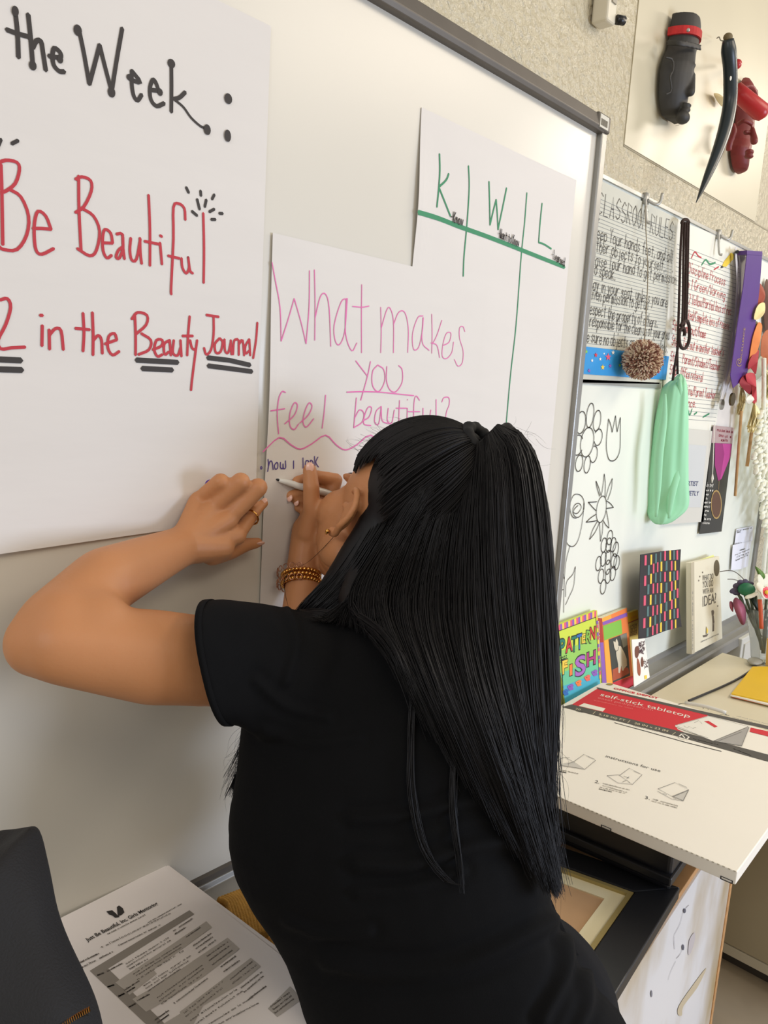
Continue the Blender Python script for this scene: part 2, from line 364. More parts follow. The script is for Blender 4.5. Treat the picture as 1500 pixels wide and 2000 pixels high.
draw(o, "62,752 95,735|-12,770 5,728|975,980 988,1008|1050,998 1052,1024|1122,1018 1110,1042|1032,1042 1045,1095|1080,1045 1072,1082|1005,1105 1032,1128|1096,1108 1122,1094|1148,1116 1166,1117|1106,1148 1128,1148", S1, 0, 0, .0036, YI, False)
draw(o, "-20,1210 110,1216|-20,1262 115,1266|715,1214 930,1226|745,1258 902,1266|1088,1202 1200,1215 1308,1240|1090,1244 1200,1258 1318,1274", S1, 0, 250, .0062, YI, False)
o.build('black_lettering', m_blk, big)['kind'] = 'stuff'
o = MB()
draw(o, "5,860 10,1000 15,1280|-20,860 30,838 90,850 102,890 80,960 30,1000 5,1005|50,990 110,1030 150,1130 140,1230 90,1305 20,1305 -5,1290|172,1195 220,1195 268,1200|268,1200 240,1130 200,1105 182,1160 180,1240 190,1310 220,1330 282,1300|412,920 414,1100 425,1315|395,938 430,925 475,945 478,1000 440,1080 395,1112|430,1090 490,1130 522,1210 505,1310 470,1338 405,1300|535,1270 590,1272|590,1272 580,1220 550,1200 538,1240 540,1310 560,1350 585,1335|610,1225 640,1225 645,1290|645,1290 620,1310 608,1345 625,1350 645,1305|642,1225 645,1300 652,1355|685,1245 680,1310 690,1360 715,1355 735,1250|733,1245 735,1320 742,1380|778,1020 785,1200 785,1390|757,1262 835,1278|838,1232 848,1238|838,1270 848,1383|970,1150 965,1090 935,1065 908,1085 908,1250 896,1500 897,1540|880,1338 940,1352|950,1350 955,1400 975,1430 990,1400 985,1345|985,1345 995,1415 1010,1430|1064,1115 1068,1300 1066,1480", S1, 0, 0, .0033, YI, k=3)
draw(o, "0,900 40,893 56,940 30,1030 -10,1110 5,1155 60,1150 132,1146|210,980 224,980|222,1033 220,1140|258,1055 260,1158|258,1085 290,1050 320,1060 332,1160|435,968 440,1070 435,1168|395,1048 470,1055|484,965 488,1080 487,1188|490,1110 515,1085 532,1110 536,1180|550,1130 612,1108|612,1108 600,1075 570,1090 565,1150 590,1188 625,1168|706,975 710,1080 710,1188|690,1000 720,965 770,980 765,1030 712,1078|740,1075 790,1110 780,1160 725,1185|800,1160 845,1140 850,1110 820,1110 808,1160 825,1195 850,1185|890,1110 860,1130 862,1185 885,1170|888,1110 895,1190|910,1110 905,1175 930,1190 945,1150|945,1110 950,1195|993,985 985,1080 980,1190|955,1088 1010,1088|995,1110 1005,1150 1020,1160|1032,1110 1020,1200 1005,1320 1000,1372|1080,978 1145,988|1118,985 1118,1080 1105,1160 1080,1185 1068,1150|1150,1100 1125,1130 1130,1175 1155,1170 1165,1120 1150,1100|1175,1105 1178,1165 1195,1175 1208,1120|1208,1110 1212,1185|1220,1185 1225,1115 1245,1105|1250,1110 1250,1188|1252,1130 1270,1110 1278,1190|1305,1105 1285,1140 1285,1180 1305,1165|1305,1105 1310,1190|1347,1018 1340,1110 1325,1205", S1, 0, 250, .0033, YI, k=3)
o.build('red_lettering', m_red, big)['kind'] = 'stuff'
S5 = 1500/510; YI2 = sW
o = MB()
draw(o, "122,242 140,340 168,500 175,695|175,695 215,570 250,450|250,450 290,590 318,710|318,710 335,500 338,290|366,285 370,480 368,690|370,560 400,440 430,425 450,500 460,725|555,450 520,470 480,600 485,690 510,715 540,640 555,450|548,455 545,650 580,750 610,705|638,370 636,560 637,762|585,495 640,500 680,493|747,500 750,640 747,762|750,620 780,520 800,505 820,580 820,762|820,600 850,530 885,530 905,620 902,760|990,550 960,560 930,650 935,740 965,730 985,640 992,560|990,560 985,700 1025,748|1040,540 1042,660 1040,765|1098,575 1070,660 1045,710|1035,705 1070,720 1085,790|1105,720 1140,700 1150,650 1125,650 1105,710 1100,780 1125,795 1155,760 1165,700|1230,640 1220,612 1200,620 1200,680 1220,750 1215,820 1190,838 1170,800", S5, 490, 430, .0015, YI2, k=4)
draw(o, "603,808 635,850 670,895|688,812 670,900 632,1035|730,832 700,870 700,950 735,985 768,930 765,860 730,832|782,840 780,920 800,975 835,985 870,930 870,860 850,835|200,990 180,985 160,1030 152,1120 160,1228|115,1095 195,1083|195,1170 250,1120 268,1065 250,1050 225,1110 225,1180 250,1202 275,1170|282,1165 330,1120 352,1070 335,1050 310,1100 300,1160 320,1188 362,1140|430,1005 422,1100 410,1195|607,1020 600,1100 592,1192|595,1140 625,1090 650,1110 640,1160 592,1192|650,1150 680,1130 695,1080 675,1075 655,1120 650,1170 690,1180|750,1070 720,1100 712,1160 735,1170 750,1075|750,1070 755,1150 790,1168|790,1080 785,1150 810,1165 825,1090|855,1035 852,1100 850,1165|835,1080 895,1080|900,1030 902,1033|900,1080 897,1168|970,1035 950,1010 938,1050 935,1165|905,1100 972,1100|990,1080 992,1150 1020,1165 1035,1090|1065,1030 1065,1168|1098,1045 1110,1020 1138,1020 1140,1060 1125,1100 1118,1145", S5, 490, 430, .0017, YI2, k=4)
draw(o, "552,988 640,985 740,988 840,998 937,1008", S5, 490, 430, .0018, YI2)
draw(o, "70,1330 165,1248 230,1290 285,1315 350,1285 430,1235 490,1290 545,1320 610,1290 690,1235 780,1310 860,1290", S5, 490, 430, .0019, YI2, k=3)
o.build('pink_lettering', m_pink, wht)['kind'] = 'stuff'
S2 = 1500/440; o = MB()
draw(o, "712,212 718,210 722,218 716,226 712,220 712,212|762,160 766,200 760,242|762,225 775,175 790,180 796,230|820,180 806,200 810,225 825,220 828,190 820,180|845,180 845,215 860,222 862,190|862,190 866,222 880,215 878,170|933,170 933,222|995,150 996,220|1015,170 1010,200 1020,212 1035,200 1030,170 1015,170|1045,165 1042,195 1055,205 1062,180 1050,165|1072,140 1075,212|1095,145 1080,180 1098,212", S2, 300, 850, .0016, YI2, k=3)
o.build('purple_lettering', m_pur, wht)['kind'] = 'stuff'
o = MB()
draw(o, "476,902 478,1000 472,1100 461,1212|530,1018 515,1055 472,1096|472,1096 500,1165 540,1266|766,1064 770,1200 772,1318|772,1318 790,1240 808,1170|808,1170 815,1260 819,1345|819,1345 845,1220 869,1102|1077,1192 1066,1300 1057,1420|1057,1420 1090,1432 1131,1458", 3, 700, 0, .0034, sK, k=3)
draw(o, "646,972 650,1100 638,1300 620,1500 615,1618|988,1130 975,1300 955,1500 925,1900 892,2200 862,2540", 3, 700, 0, .0030, sK, k=6)
draw(o, "352,1244 460,1276 600,1330 780,1395 1000,1482 1208,1565", 3, 700, 0, .0075, sK)
o.build('green_lettering', m_grn, kwl)['kind'] = 'stuff'
o = MB()
n_ = (0, -1, 0)
def hw(mb, s, a, b_, y, h, lw, rnd=.25, up=(0, 0, 1)): hand(mb, s, onw(*a, y), onw(*b_, y), up, h, lw, n_, rnd)
hw(o, "-Know", (880, 431), (905, 441), YK-.0022, .016, .0022)
hw(o, "-Want to Know", (973, 463), (1014, 482), YK-.0022, .016, .0020)
hw(o, "-Learned", (1078, 504), (1103, 521), YK-.0022, .017, .0020)
o.build('black_lettering', m_blk, kwl)['kind'] = 'stuff'
# ================================================================ planes to draw on
class PL:
    """a real plane in the room; P() finds where a sight line meets it"""
    def __init__(s, a, b_, c):
        s.o = np.array(a, float); n = np.cross(np.array(b_)-s.o, np.array(c)-s.o); s.n = n/np.linalg.norm(n)
        if s.n@(CAM-s.o) < 0: s.n = -s.n
    def P(s, px, py, lift=0.0):
        r = ray(px, py); q = s.o+s.n*lift; return CAM+r*(((q-CAM)@s.n)/(r@s.n))
class Crop:
    def __init__(s, sc, ox, oy): s.a = (sc, ox, oy)
    def __call__(s, *pts): return [(x/s.a[0]+s.a[1], y/s.a[0]+s.a[2]) for x, y in pts]
cM = Crop(1500/350, 1150, 0); cR = Crop(3.75, 1100, 340); cG = Crop(3.75, 1100, 700); cT = Crop(1500/430, 1070, 1050); cB = Crop(1500/440, 1060, 1300)
cK = Crop(7.5, 1080, 1180); c1 = Crop(8.333, 1400, 460); c2 = Crop(8.333, 1400, 680); c3 = Crop(8.333, 1400, 900); c4 = Crop(7.692, 1380, 1060); cV = Crop(5, 1200, 1000); cF = Crop(857/300, 1000, 700)
def flat(pl, pts, m, parent, name, lift=.0006, smooth_=0, label=None):
    """thin printed area"""
    if smooth_: pts = [tuple(p) for p in cr([np.array(p) for p in pts], smooth_, True)]
    P = [pl.P(x, y, lift) for x, y in pts]; n = np.cross(P[1]-P[0], P[2]-P[1])
    A_ = sum((np.cross(P[i]-P[0], P[i+1]-P[0]) for i in range(1, len(P)-1)), np.zeros(3))
    if A_@pl.n < 0: P = P[::-1]
    return mesh(name, P, [tuple(range(len(P)))], m, parent, label=label)
def card(pl, pts, th, m, parent, name, smooth_=0, label=None, bev=0):
    """solid board with its front face on the plane, thickness th behind"""
    if smooth_: pts = [tuple(p) for p in cr([np.array(p) for p in pts], smooth_, True)]
    o = MB(); slab(o, [pl.P(x, y) for x, y in pts], -pl.n*th); ob = o.build(name, m, parent, label=label)
    if bev: bevel(ob, bev)
    return ob
def lines(pl, strokes, w, m, parent, name, lift=.0008, curve=0, label=None):
    o = MB()
    for st in strokes:
        P = [pl.P(x, y, lift) for x, y in st]
        if curve and len(P) > 2: P = cr(P, curve)
        ribbon(o, P, w, pl.n)
    ob = o.build(name, m, parent, label=label); ob['kind'] = 'stuff'; return ob
def ptext(pl, s, a, b_, h, m, parent, name='lettering', bold=0.0, lift=.0008, up=None, shear=0):
    O = pl.P(*a, lift); E = pl.P(*b_, lift); u = E-O; v = np.cross(pl.n, u)
    return text(s, m, parent, name, O, u, v, h, np.linalg.norm(u), bold=bold, shear=shear)
def scr(pl, a, b_, h, w, m, parent, words=3):
    """unreadably small print: broken lines"""
    o = MB(); A_, B_ = pl.P(*a, .0008), pl.P(*b_, .0008); t = 0
    v = np.cross(pl.n, B_-A_); v /= np.linalg.norm(v)
    s = ''.join(random.choice('aenorstilcmu' if random.random() > .17 else ' ') for _ in range(words))
    hand(o, s, A_, B_, v, h, w, pl.n, .1); return o
def pr(name, *a): return mat(name, *a, .6) if len(a) == 1 else None
C_ = lambda n, rgb, r=.6: mat('print_'+n, rgb, r)
K_blk, K_wht, K_red, K_yel, K_grn, K_pur, K_org = C_('black', (38, 37, 38)), C_('white', (240, 236, 224)), C_('red', (206, 44, 56)), C_('yellow', (240, 206, 70)), C_('green', (130, 190, 70)), C_('purple', (140, 92, 176)), C_('orange', (240, 130, 60))
K_teal, K_pnk, K_blu, K_gry, K_brn, K_cre = C_('teal', (84, 118, 116)), C_('pink', (226, 90, 116)), C_('blue', (40, 144, 208)), C_('grey', (120, 118, 114)), C_('brown', (112, 66, 46)), C_('cream', (226, 214, 178))
def circ(cx, cy, rx, ry, n=16): return [(cx+rx*math.cos(2*math.pi*k/n), cy+ry*math.sin(2*math.pi*k/n)) for k in range(n)]
def star(cx, cy, r, n=5, k=.42): return [(cx+(r if i % 2 == 0 else r*k)*math.sin(math.pi*i/n)*.75, cy-(r if i % 2 == 0 else r*k)*math.cos(math.pi*i/n)) for i in range(2*n)]
wp = PL((0, .0195, 0), (1, .0195, 0), (0, .0195, 1))         # face of the far board
wq = PL((0, .0165, 0), (1, .0165, 0), (0, .0165, 1))
wr_ = PL((0, .012, 0), (1, .012, 0), (0, .012, 1))
m_chart = mat('chart_paper', (226, 224, 210), .75, var=.03, vscale=4)

# ---- classroom rules chart
t = thing('classroom_rules_poster', 'lined chart headed CLASSROOM RULES with a blue starry strip, beside the near board', 'poster', tuple(wq.P(1250, 745)))
card(wq, [(1160, 346), (1325, 428), (1288, 750), (1118, 747)], .0012, mat('grey_chart_paper', (200, 199, 184), .75, var=.03, vscale=4), t, 'chart_sheet')
ls = []
for k in range(46):
    f_ = .085+k*.0188; a = np.array([1168, 350])*(1-f_)+np.array([1118, 747])*f_; b_ = np.array([1324, 428])*(1-f_)+np.array([1288, 750])*f_; ls.append([tuple(a+2), tuple(b_-1)])
lines(wq, ls, .0009, C_('rule_line', (120, 124, 124)), t, 'ruled_lines', .0004)
o = MB()
def hl_(mb, s, a, b_, h, lw, pl=wq, c=cR, rnd=.4, slant=.0): a, b_ = c(a, b_); hand(mb, s, pl.P(*a, .001), pl.P(*b_, .001), (0.0, 0, 1), h, lw, pl.n, rnd)
hl_(o, "CLASSROOM RULES", (250, 282), (805, 490), .044, .0017)
hl_(o, "/", (238, 372), (268, 372), .012, .002)
for s, a, b_ in [("eep Your hands feet, and all", (245, 475), (800, 652)), ("other objects to yourself.", (212, 558), (745, 718)), ("Raise Your hand to get permission", (208, 668), (832, 812)), ("to speak.", (205, 732), (385, 782)),
                 ("tay in your seat, unless you are", (192, 842), (765, 978)), ("given permission to get up!", (185, 915), (640, 1003)), ("Respect the property of others.", (172, 1028), (692, 1128)),
                 ("e responsible for the clean up of your area", (162, 1112), (778, 1215)), ("ke sure no objects are thrown in class.", (150, 1230), (768, 1310))]:
    hl_(o, s, a, b_, .030, .0017)
ob = o.build('handwriting', m_blk, t); ob['kind'] = 'stuff'
card(PL((0, .0150, 0), (1, .0150, 0), (0, .0150, 1)), cR((60, 1250), (775, 1335), (752, 1507), (60, 1458)), .001, K_blu, t, 'starry_strip')
for x, y, r, m_ in [(240, 1325, 20, K_red), (330, 1340, 30, K_pnk), (212, 1365, 14, K_wht), (272, 1355, 14, K_wht), (366, 1307, 18, K_wht), (290, 1415, 22, K_yel), (345, 1405, 18, K_pur), (300, 1315, 9, K_wht), (190, 1440, 18, K_pur), (170, 1300, 18, K_grn), (728, 1375, 18, K_pur), (708, 1415, 10, K_wht), (415, 1400, 16, K_grn), (700, 1450, 12, K_red), (470, 1290, 16, K_red), (650, 1465, 8, K_wht), (430, 1330, 12, K_wht), (590, 1470, 10, K_wht)]:
    flat(wr_, cR(*star(x, y, r)), m_, t, 'star', -.0024+.0004)
card(wq, cR((60, 1500), (720, 1528), (715, 1572), (60, 1530)), .0016, m_alul, t, 'bottom_rail')

# ---- discipline chart
t = thing('discipline_poster', 'lined chart in red handwriting headed Discipline Process, with a yellow pencil cut-out', 'poster', tuple(wq.P(1350, 840)))
pd2 = PL((0, .0172, 0), (1, .0172, 0), (0, .0172, 1))
card(pd2, [(1310, 424), (1458, 482), (1396, 843), (1292, 838)], .0010, m_chart, t, 'chart_sheet')
ls = []
for k in range(40):
    f_ = .12+k*.0212; a = np.array([1326, 428])*(1-f_)+np.array([1300, 838])*f_; b_ = np.array([1456, 484])*(1-f_)+np.array([1395, 843])*f_; ls.append([tuple(a), tuple(b_-1)])
lines(pd2, ls, .0010, C_('rule_line', (120, 124, 124)), t, 'ruled_lines', .0004)
o = MB()
for s, a, b_ in [("Discipline Process", (915, 722), (1188, 822)), ("p 1 Green/Warning", (905, 835), (1188, 918)), ("2 Yellow/Partial loss of rec", (918, 950), (1230, 1035)), ("Red/Complete loss of recess", (912, 1062), (1215, 1142)), ("Step Time out/home", (800, 1140), (1045, 1205)),
                 ("Step 5 Time out in another teacher's", (795, 1255), (1175, 1338)), ("Step 6 Parent/Student/Teacher", (785, 1370), (1150, 1442)), ("Step 7 Office referral", (780, 1465), (1022, 1522)), ("Administrative/Parent Teacher", (780, 1600), (1115, 1650)), ("Conference.", (780, 1690), (975, 1712))]:
    hl_(o, s, a, b_, .027, .0020, pd2)
ob = o.build('handwriting', m_red, t); ob['kind'] = 'stuff'
lines(pd2, [cR((940, 615), (965, 570), (990, 600), (1012, 612)), cR((1105, 700), (1140, 678))], .004, m_red, t, 'red_squiggle', curve=4)
lines(pd2, [cR((1015, 665), (1045, 628), (1075, 660), (1115, 648)), cG((915, 375), (928, 415), (945, 370)), cG((960, 410), (980, 395)), cG((1025, 430), (1070, 405))], .005, m_grn, t, 'green_squiggle', curve=4)
p = card(PL((0, .0158, 0), (1, .0158, 0), (0, .0158, 1)), cR((1163, 680), (1180, 640), (1232, 575), (1252, 590), (1245, 625), (1195, 678)), .001, K_yel, t, 'pencil_cutout')
flat(wr_, cR((1155, 690), (1163, 668), (1178, 682)), K_blk, p, 'pencil_point', -.0034)

# ---- flowers drawn on the far board
o = MB()
def dr2(s, w=.0022, k=4): draw(o, s, 857/300, 1000, 700, w, .0185, k=k)
def loop(cx, cy, rx, ry, a0=0, a1=2*math.pi, tilt=.12): return ' '.join('%.1f,%.1f' % (cx+rx*math.cos(t)-tilt*ry*math.sin(t), cy+ry*math.sin(t)) for t in np.linspace(a0, a1, 17))
dr2('|'.join([loop(421, 468, 36, 82), loop(437, 318, 20, 68), loop(386, 358, 26, 62), loop(476, 348, 20, 58), loop(368, 484, 30, 56, .5, 5.6), loop(482, 440, 22, 46, -2.6, 2.6), loop(457, 535, 20, 46, -1.8, 2.4), loop(376, 585, 20, 46), loop(421, 592, 17, 48)]))
dr2("540,338 530,430 528,500 540,560 565,572 590,550 604,500 606,400 606,330|540,338 553,375 560,412|560,412 570,365 579,320|579,320 583,370 588,410|588,410 597,370 606,330", .0024)
dr2(loop(500, 842, 27, 74)+"|490,770 475,720 470,685|470,685 488,730 495,765|500,765 510,700 516,645|516,645 522,700 520,770|525,775 540,720 561,670|561,670 555,730 535,790|475,800 450,802 427,803|427,803 450,830 470,850|528,795 550,810 567,832|567,832 545,835 527,838|470,870 440,890 415,914|415,914 450,910 475,905|478,908 450,960 434,1010|434,1010 465,970 490,915|490,915 492,970 495,1022|495,1022 505,970 508,915|510,905 525,930 542,947|542,947 540,920 528,850")
dr2("370,820 350,840 345,860 365,865 385,840 385,820 370,808 350,820 340,850 350,880 375,885 400,850 403,800 385,765 350,760 328,800 326,850 340,885 360,892|326,848 305,920 302,1010 320,1045 350,1045 375,1000 395,900 403,800|325,1045 305,1120 295,1200 291,1300 290,1418|300,1375 320,1330 345,1270 355,1162|355,1162 340,1205 305,1250 300,1330|292,1230 285,1180 275,1175|288,1290 272,1290 265,1250", .0019)
for cx, cy in [(547, 1000), (514, 1042), (541, 1042), (566, 1040), (580, 1065), (484, 1145), (511, 1120), (538, 1110), (570, 1130), (585, 1140), (498, 1215), (538, 1215), (564, 1200), (510, 1275), (536, 1165)]: dr2(loop(cx, cy, 15, 40), .0024)
ob = o.build('flower_drawings', m_blk, fb); ob['kind'] = 'stuff'; ob['label'] = 'flowers drawn in black marker'

# ---- pompom on a string
q = wr_.P(1255, 703, .045); t = thing('pompom', 'shaggy brown and beige yarn pompom hanging over the rules chart', 'pompom', tuple(q))
o = MB(); R_ = .041; ball(o, q, R_*.86, 20, 14)
o.build('core', mat('pompom_core', (120, 84, 62), .95), t)
for nm, rgb, cnt in (('yarn_brown', (146, 102, 84), 620), ('yarn_beige', (222, 200, 172), 900)):
    o = MB()
    for _ in range(cnt):
        d_ = np.random.randn(3); d_ /= np.linalg.norm(d_); e = np.random.randn(3)*.35+d_; e /= np.linalg.norm(e); tube(o, [q+d_*R_*.78, q+d_*R_*.9+e*.004, q+d_*R_*.93+e*np.random.uniform(.006, .011)], [.002, .0024, .0008], 4)
    ob = o.build('yarn_tufts', mat(nm, rgb, .95), t); ob['kind'] = 'stuff'
o = MB(); h_ = wr_.P(1262, 402, .014); tube(o, cr([q+np.array((0, 0, R_)), (q+h_)/2+np.array((.004, -.004, .02)), h_+np.array((0, 0, -.02)), h_], 5), .0012, 5); o.build('string', mat('grey_string', (150, 140, 120), .9), t)

# ---- brown cord and mint bag
m_cord = mat('brown_cord', (52, 34, 26), .9, bump=.6, bscale=500)
t = thing('drawstring_bag', 'mint green cloth drawstring bag hanging by a dark brown cord', 'bag', tuple(wr_.P(1300, 1020, .04)))
o = MB()
def wc(x, y, l): a = cR((x, y))[0]; return wr_.P(*a, l)
for xs in ([(872, 350), (860, 560), (850, 900), (842, 1150), (836, 1300), (838, 1465)], [(890, 350), (882, 560), (878, 900), (872, 1080), (860, 1150)], [(905, 352), (902, 560), (896, 900), (890, 1060), (875, 1150)], [(918, 358), (914, 560), (908, 900), (900, 1080)], [(858, 1150), (835, 1300), (815, 1420), (798, 1545)]):
    tube(o, cr([wc(x, y, .024) for x, y in xs], 4), .0032, 7)
tube(o, cr([wc(x, y, .028) for x, y in [(860, 1110), (880, 1085), (905, 1075), (922, 1110), (925, 1190), (912, 1250), (885, 1278), (860, 1262), (850, 1210), (852, 1150), (875, 1125), (890, 1150), (888, 1185)]], 4), .0044, 7)
tube(o, cr([wc(x, y, .020) for x, y in [(868, 360), (880, 338), (905, 335), (920, 356)]], 4), .0042, 7)
o.build('cord', m_cord, t, True)
m_mint = mat('mint_cotton', (160, 220, 176), .85, bump=.25, bscale=18, var=.05, vscale=6)
rows = [(112, 842, 866, .2), (150, 812, 892, .6), (190, 735, 905, .8), (240, 718, 910, .95), (320, 700, 913, 1), (450, 672, 915, 1), (600, 655, 915, 1), (750, 640, 914, 1), (900, 620, 916, 1.05), (1000, 612, 920, 1.1), (1080, 609, 924, 1.1), (1130, 614, 890, 1.05), (1170, 628, 835, .9), (1200, 655, 800, .7), (1218, 680, 745, .3)]
vs = []; SEG = 56; bd = MB()
for y, a, b_, k in rows:
    (ax_, ay), (bx_, by) = cG((a, y), (b_, y)); Pa = wr_.P(ax_, ay, .03); Pb = wr_.P(bx_, by, .03); c = (Pa+Pb)/2; dep = float((c-CAM)@CF); c = A_c = at((ax_+bx_)/2, y/3.75+700, dep); w_ = (bx_-ax_)/2/F*dep
    for j in range(SEG):
        th = 2*math.pi*j/SEG; fo = 1+.10*math.cos(7*th+.6*math.sin(y*.004))+.05*math.cos(13*th+y*.003); ct, sn = math.cos(th), math.sin(th)
        vs.append(c+CR*w_*ct*(1 if abs(ct) > .93 else 1)+CF*.026*k*sn*fo)
n = len(rows); fs = [(i*SEG+k, (i+1)*SEG+k, (i+1)*SEG+(k+1) % SEG, i*SEG+(k+1) % SEG) for i in range(n-1) for k in range(SEG)]+[tuple(range(SEG)), tuple(range(n*SEG-1, (n-1)*SEG-1, -1))]
bd.add(vs, fs); bb = bd.build('bag_body', m_mint, t, True); s_ = bb.modifiers.new('s', 'SUBSURF'); s_.levels = 1; s_.render_levels = 1
def fold3(pts, r, l=.052):
    o = MB(); P = cr([wr_.P(*cG(p)[0], l) for p in pts], 5); tube(o, P, [r*(.3+.7*math.sin(math.pi*min(1, max(0, i/(len(P)-1))))) for i in range(len(P))], 8); o.build('gathered_fold', m_mint, t, True)
fold3([(745, 260), (735, 450), (700, 700), (690, 950), (680, 1160)], .012, .045); fold3([(850, 150), (860, 400), (850, 700), (800, 950), (770, 1170)], .016, .046); fold3([(895, 500), (890, 800), (870, 980), (840, 1120)], .010, .046)

# ---- artist poster behind the bag
t = thing('artist_poster', 'pale laminated sheet reading ARTIST QUIETLY, half hidden by the mint bag', 'poster', tuple(wq.P(1350, 1022)))
card(wr_, cG((742, 500), (1092, 532), (1026, 1196), (735, 1218)), .0012, mat('laminated_sheet', (212, 210, 200), .3), t, 'sheet')
flat(wr_, cG((800, 620), (1050, 640), (1008, 1090), (770, 1090)), C_('pale_grey', (200, 202, 200)), t, 'inner_panel')
ptext(wr_, "ARTIST", cG((888, 932))[0], cG((986, 934))[0], .014, C_('navy', (70, 76, 110)), t, bold=.01, lift=.0012); ptext(wr_, "QUIETLY", cG((868, 1002))[0], cG((992, 1005))[0], .014, C_('navy', (70, 76, 110)), t, bold=.01, lift=.0012)

# ---- medal poster
t = thing('medal_poster', 'black poster picturing a magenta ribbon and bronze medal', 'poster', tuple(wq.P(1400, 1035)))
card(wr_, cG((1100, 490), (1253, 508), (1160, 1268), (998, 1287)), .001, mat('black_gloss_print', (36, 38, 38), .3), t, 'sheet')
flat(wr_, cG((1100, 490), (1253, 508), (1238, 625), (1085, 618)), C_('pinkish_grey', (172, 150, 148)), t, 'heading_band')
for a, b_ in [((1126, 532), (1245, 548)), ((1138, 570), (1232, 584)), ((1150, 605), (1215, 612))]:
    o = scr(wr_, cG(a)[0], cG(b_)[0], .009, .0028, None, None, 9); o.build('small_print', C_('maroon', (140, 50, 66)), t)['kind'] = 'stuff'
flat(wr_, cG((1112, 618), (1168, 624), (1180, 700), (1150, 890), (1135, 895), (1110, 780)), C_('magenta', (150, 42, 112)), t, 'ribbon_print'); flat(wr_, cG((1168, 624), (1235, 626), (1225, 720), (1160, 880), (1150, 890), (1180, 700)), C_('deep_magenta', (182, 62, 138)), t, 'ribbon_print')
lines(wr_, [cG((1142, 895), (1138, 960))], .002, C_('gold_print', (170, 140, 84)), t, 'medal_link')
flat(wr_, cG(*circ(1122, 1070, 40, 108)), C_('gold_print', (170, 140, 84)), t, 'medal_print', .0008); flat(wr_, cG(*circ(1122, 1070, 34, 96)), C_('bronze_print', (92, 62, 44)), t, 'medal_print', .0012)
for k, (x, l) in enumerate([(1048, 52), (1042, 58), (1040, 25), (1038, 20), (1035, 48), (1032, 42), (1030, 36), (1030, 18), (1030, 52), (1020, 58)]):
    y = 940+k*30; o = scr(wr_, cG((x, y))[0], cG((x+l, y+3))[0], .006 if k else .012, .0022, None, None, max(3, l//8)); o.build('small_print', K_wht, t)['kind'] = 'stuff'
o = MB(); P = [wr_.P(*p, .012) for p in cG((1110, 480), (1102, 640), (1098, 760), (1094, 850))]; tube(o, cr(P, 4), .0012, 6); tube(o, [P[-1], wr_.P(*cG((1093, 880))[0], .012), wr_.P(*cG((1090, 912))[0], .012)], [.002, .004, .001], 8)
tag(o.build('white_cord', K_wht), 'thin white cord with a small bead hanging before the medal poster', 'cord')

# ---- white sheet, satin strap with silver medal, purple ribbon with bronze medal
ob = card(PL((0, .0185, 0), (1, .0185, 0), (0, .0185, 1)), [(1440, 494), (1468, 506), (1434, 836), (1392, 831)], .0008, m_paper, None, 'paper_sheet'); tag(ob, 'plain white paper sheet behind the hanging medals', 'paper')
t = thing('silver_medal', 'silver medal on a white satin strap beside the purple ribbon', 'medal', tuple(wr_.P(1412, 790, .02)))
o = MB(); m_sat = mat('white_satin', (218, 214, 212), .35)
for pts, w_ in (([(1437, 486), (1440, 560), (1430, 680), (1418, 740), (1408, 782)], .014), ([(1444, 492), (1446, 560), (1438, 690), (1424, 750), (1412, 785)], .010)):
    P = cr([wr_.P(x, y, .012) for x, y in pts], 5); ribbon(o, P, w_, (0, -1, 0)); ribbon(o, [p+np.array((0, .0008, 0)) for p in P], w_, (0, 1, 0))
o.build('strap', m_sat, t); o = MB(); c = wr_.P(1410, 790, .02); tube(o, [c+np.array((0, .002, 0)), c+np.array((0, -.002, 0))], .016, 20); o.build('medal_disc', mat('silver', (190, 190, 188), .25, 1), t)
o = MB(); tube(o, [wr_.P(1440, 492, -.004), wr_.P(1440, 492, .026)], .005, 10); o.build('push_pin', K_blk, t)
t = thing('purple_ribbon_medal', 'wide purple satin ribbon with gold lettering and a bronze medal', 'ribbon', tuple(wr_.P(1432, 790, .03)))
rp = PL((0, -.022, 0), (1, -.022, 0), (0, -.022, 1)); m_pr = mat('purple_satin', (84, 48, 128), .38, var=.08, vscale=12, stretch=(1, 1, .4))
card(rp, [(1460, 491), (1489, 493), (1484, 560), (1475, 640), (1466, 700), (1458, 735), (1432, 758), (1427, 733), (1440, 640), (1452, 560)], .002, m_pr, t, 'ribbon')
ribbon_top = MB(); slab(ribbon_top, [rp.P(1459, 489, .001), rp.P(1489, 491, .001), rp.P(1489, 499, .001), rp.P(1459, 497, .001)], (0, .030, 0)); ribbon_top.build('ribbon_fold', m_pr, t)
m_gp = C_('gold_print', (170, 140, 84))
O_ = rp.P(1447, 708, .0008); E_ = rp.P(1455, 640, .0008); text("EXCELLENCE", m_gp, t, 'gold_lettering', O_+np.array((.004, 0, 0)), E_-O_, np.cross(rp.n, E_-O_), .014, np.linalg.norm(E_-O_))
lines(rp, [[(1444+5.5*math.cos(a), 708+7*math.sin(a)) for a in np.linspace(.7, 5.6, 14)], [(1444+2.5*math.cos(a), 707+3*math.sin(a)) for a in np.linspace(0, 6, 8)]], .002, m_gp, t, 'gold_emblem')
o = MB(); c = rp.P(1430, 780, 0); tube(o, [c+np.array((0, .003, 0)), c+np.array((0, -.003, 0))], .019, 22); o.build('medal_disc', mat('bronze', (96, 84, 58), .35, .9), t)
o = MB(); tube(o, [rp.P(1433, 757, .0), c+np.array((0, 0, .018))], .0014, 6); o.build('link', m_gold_ := mat('bronze', (96, 84, 58), .35, .9), t)

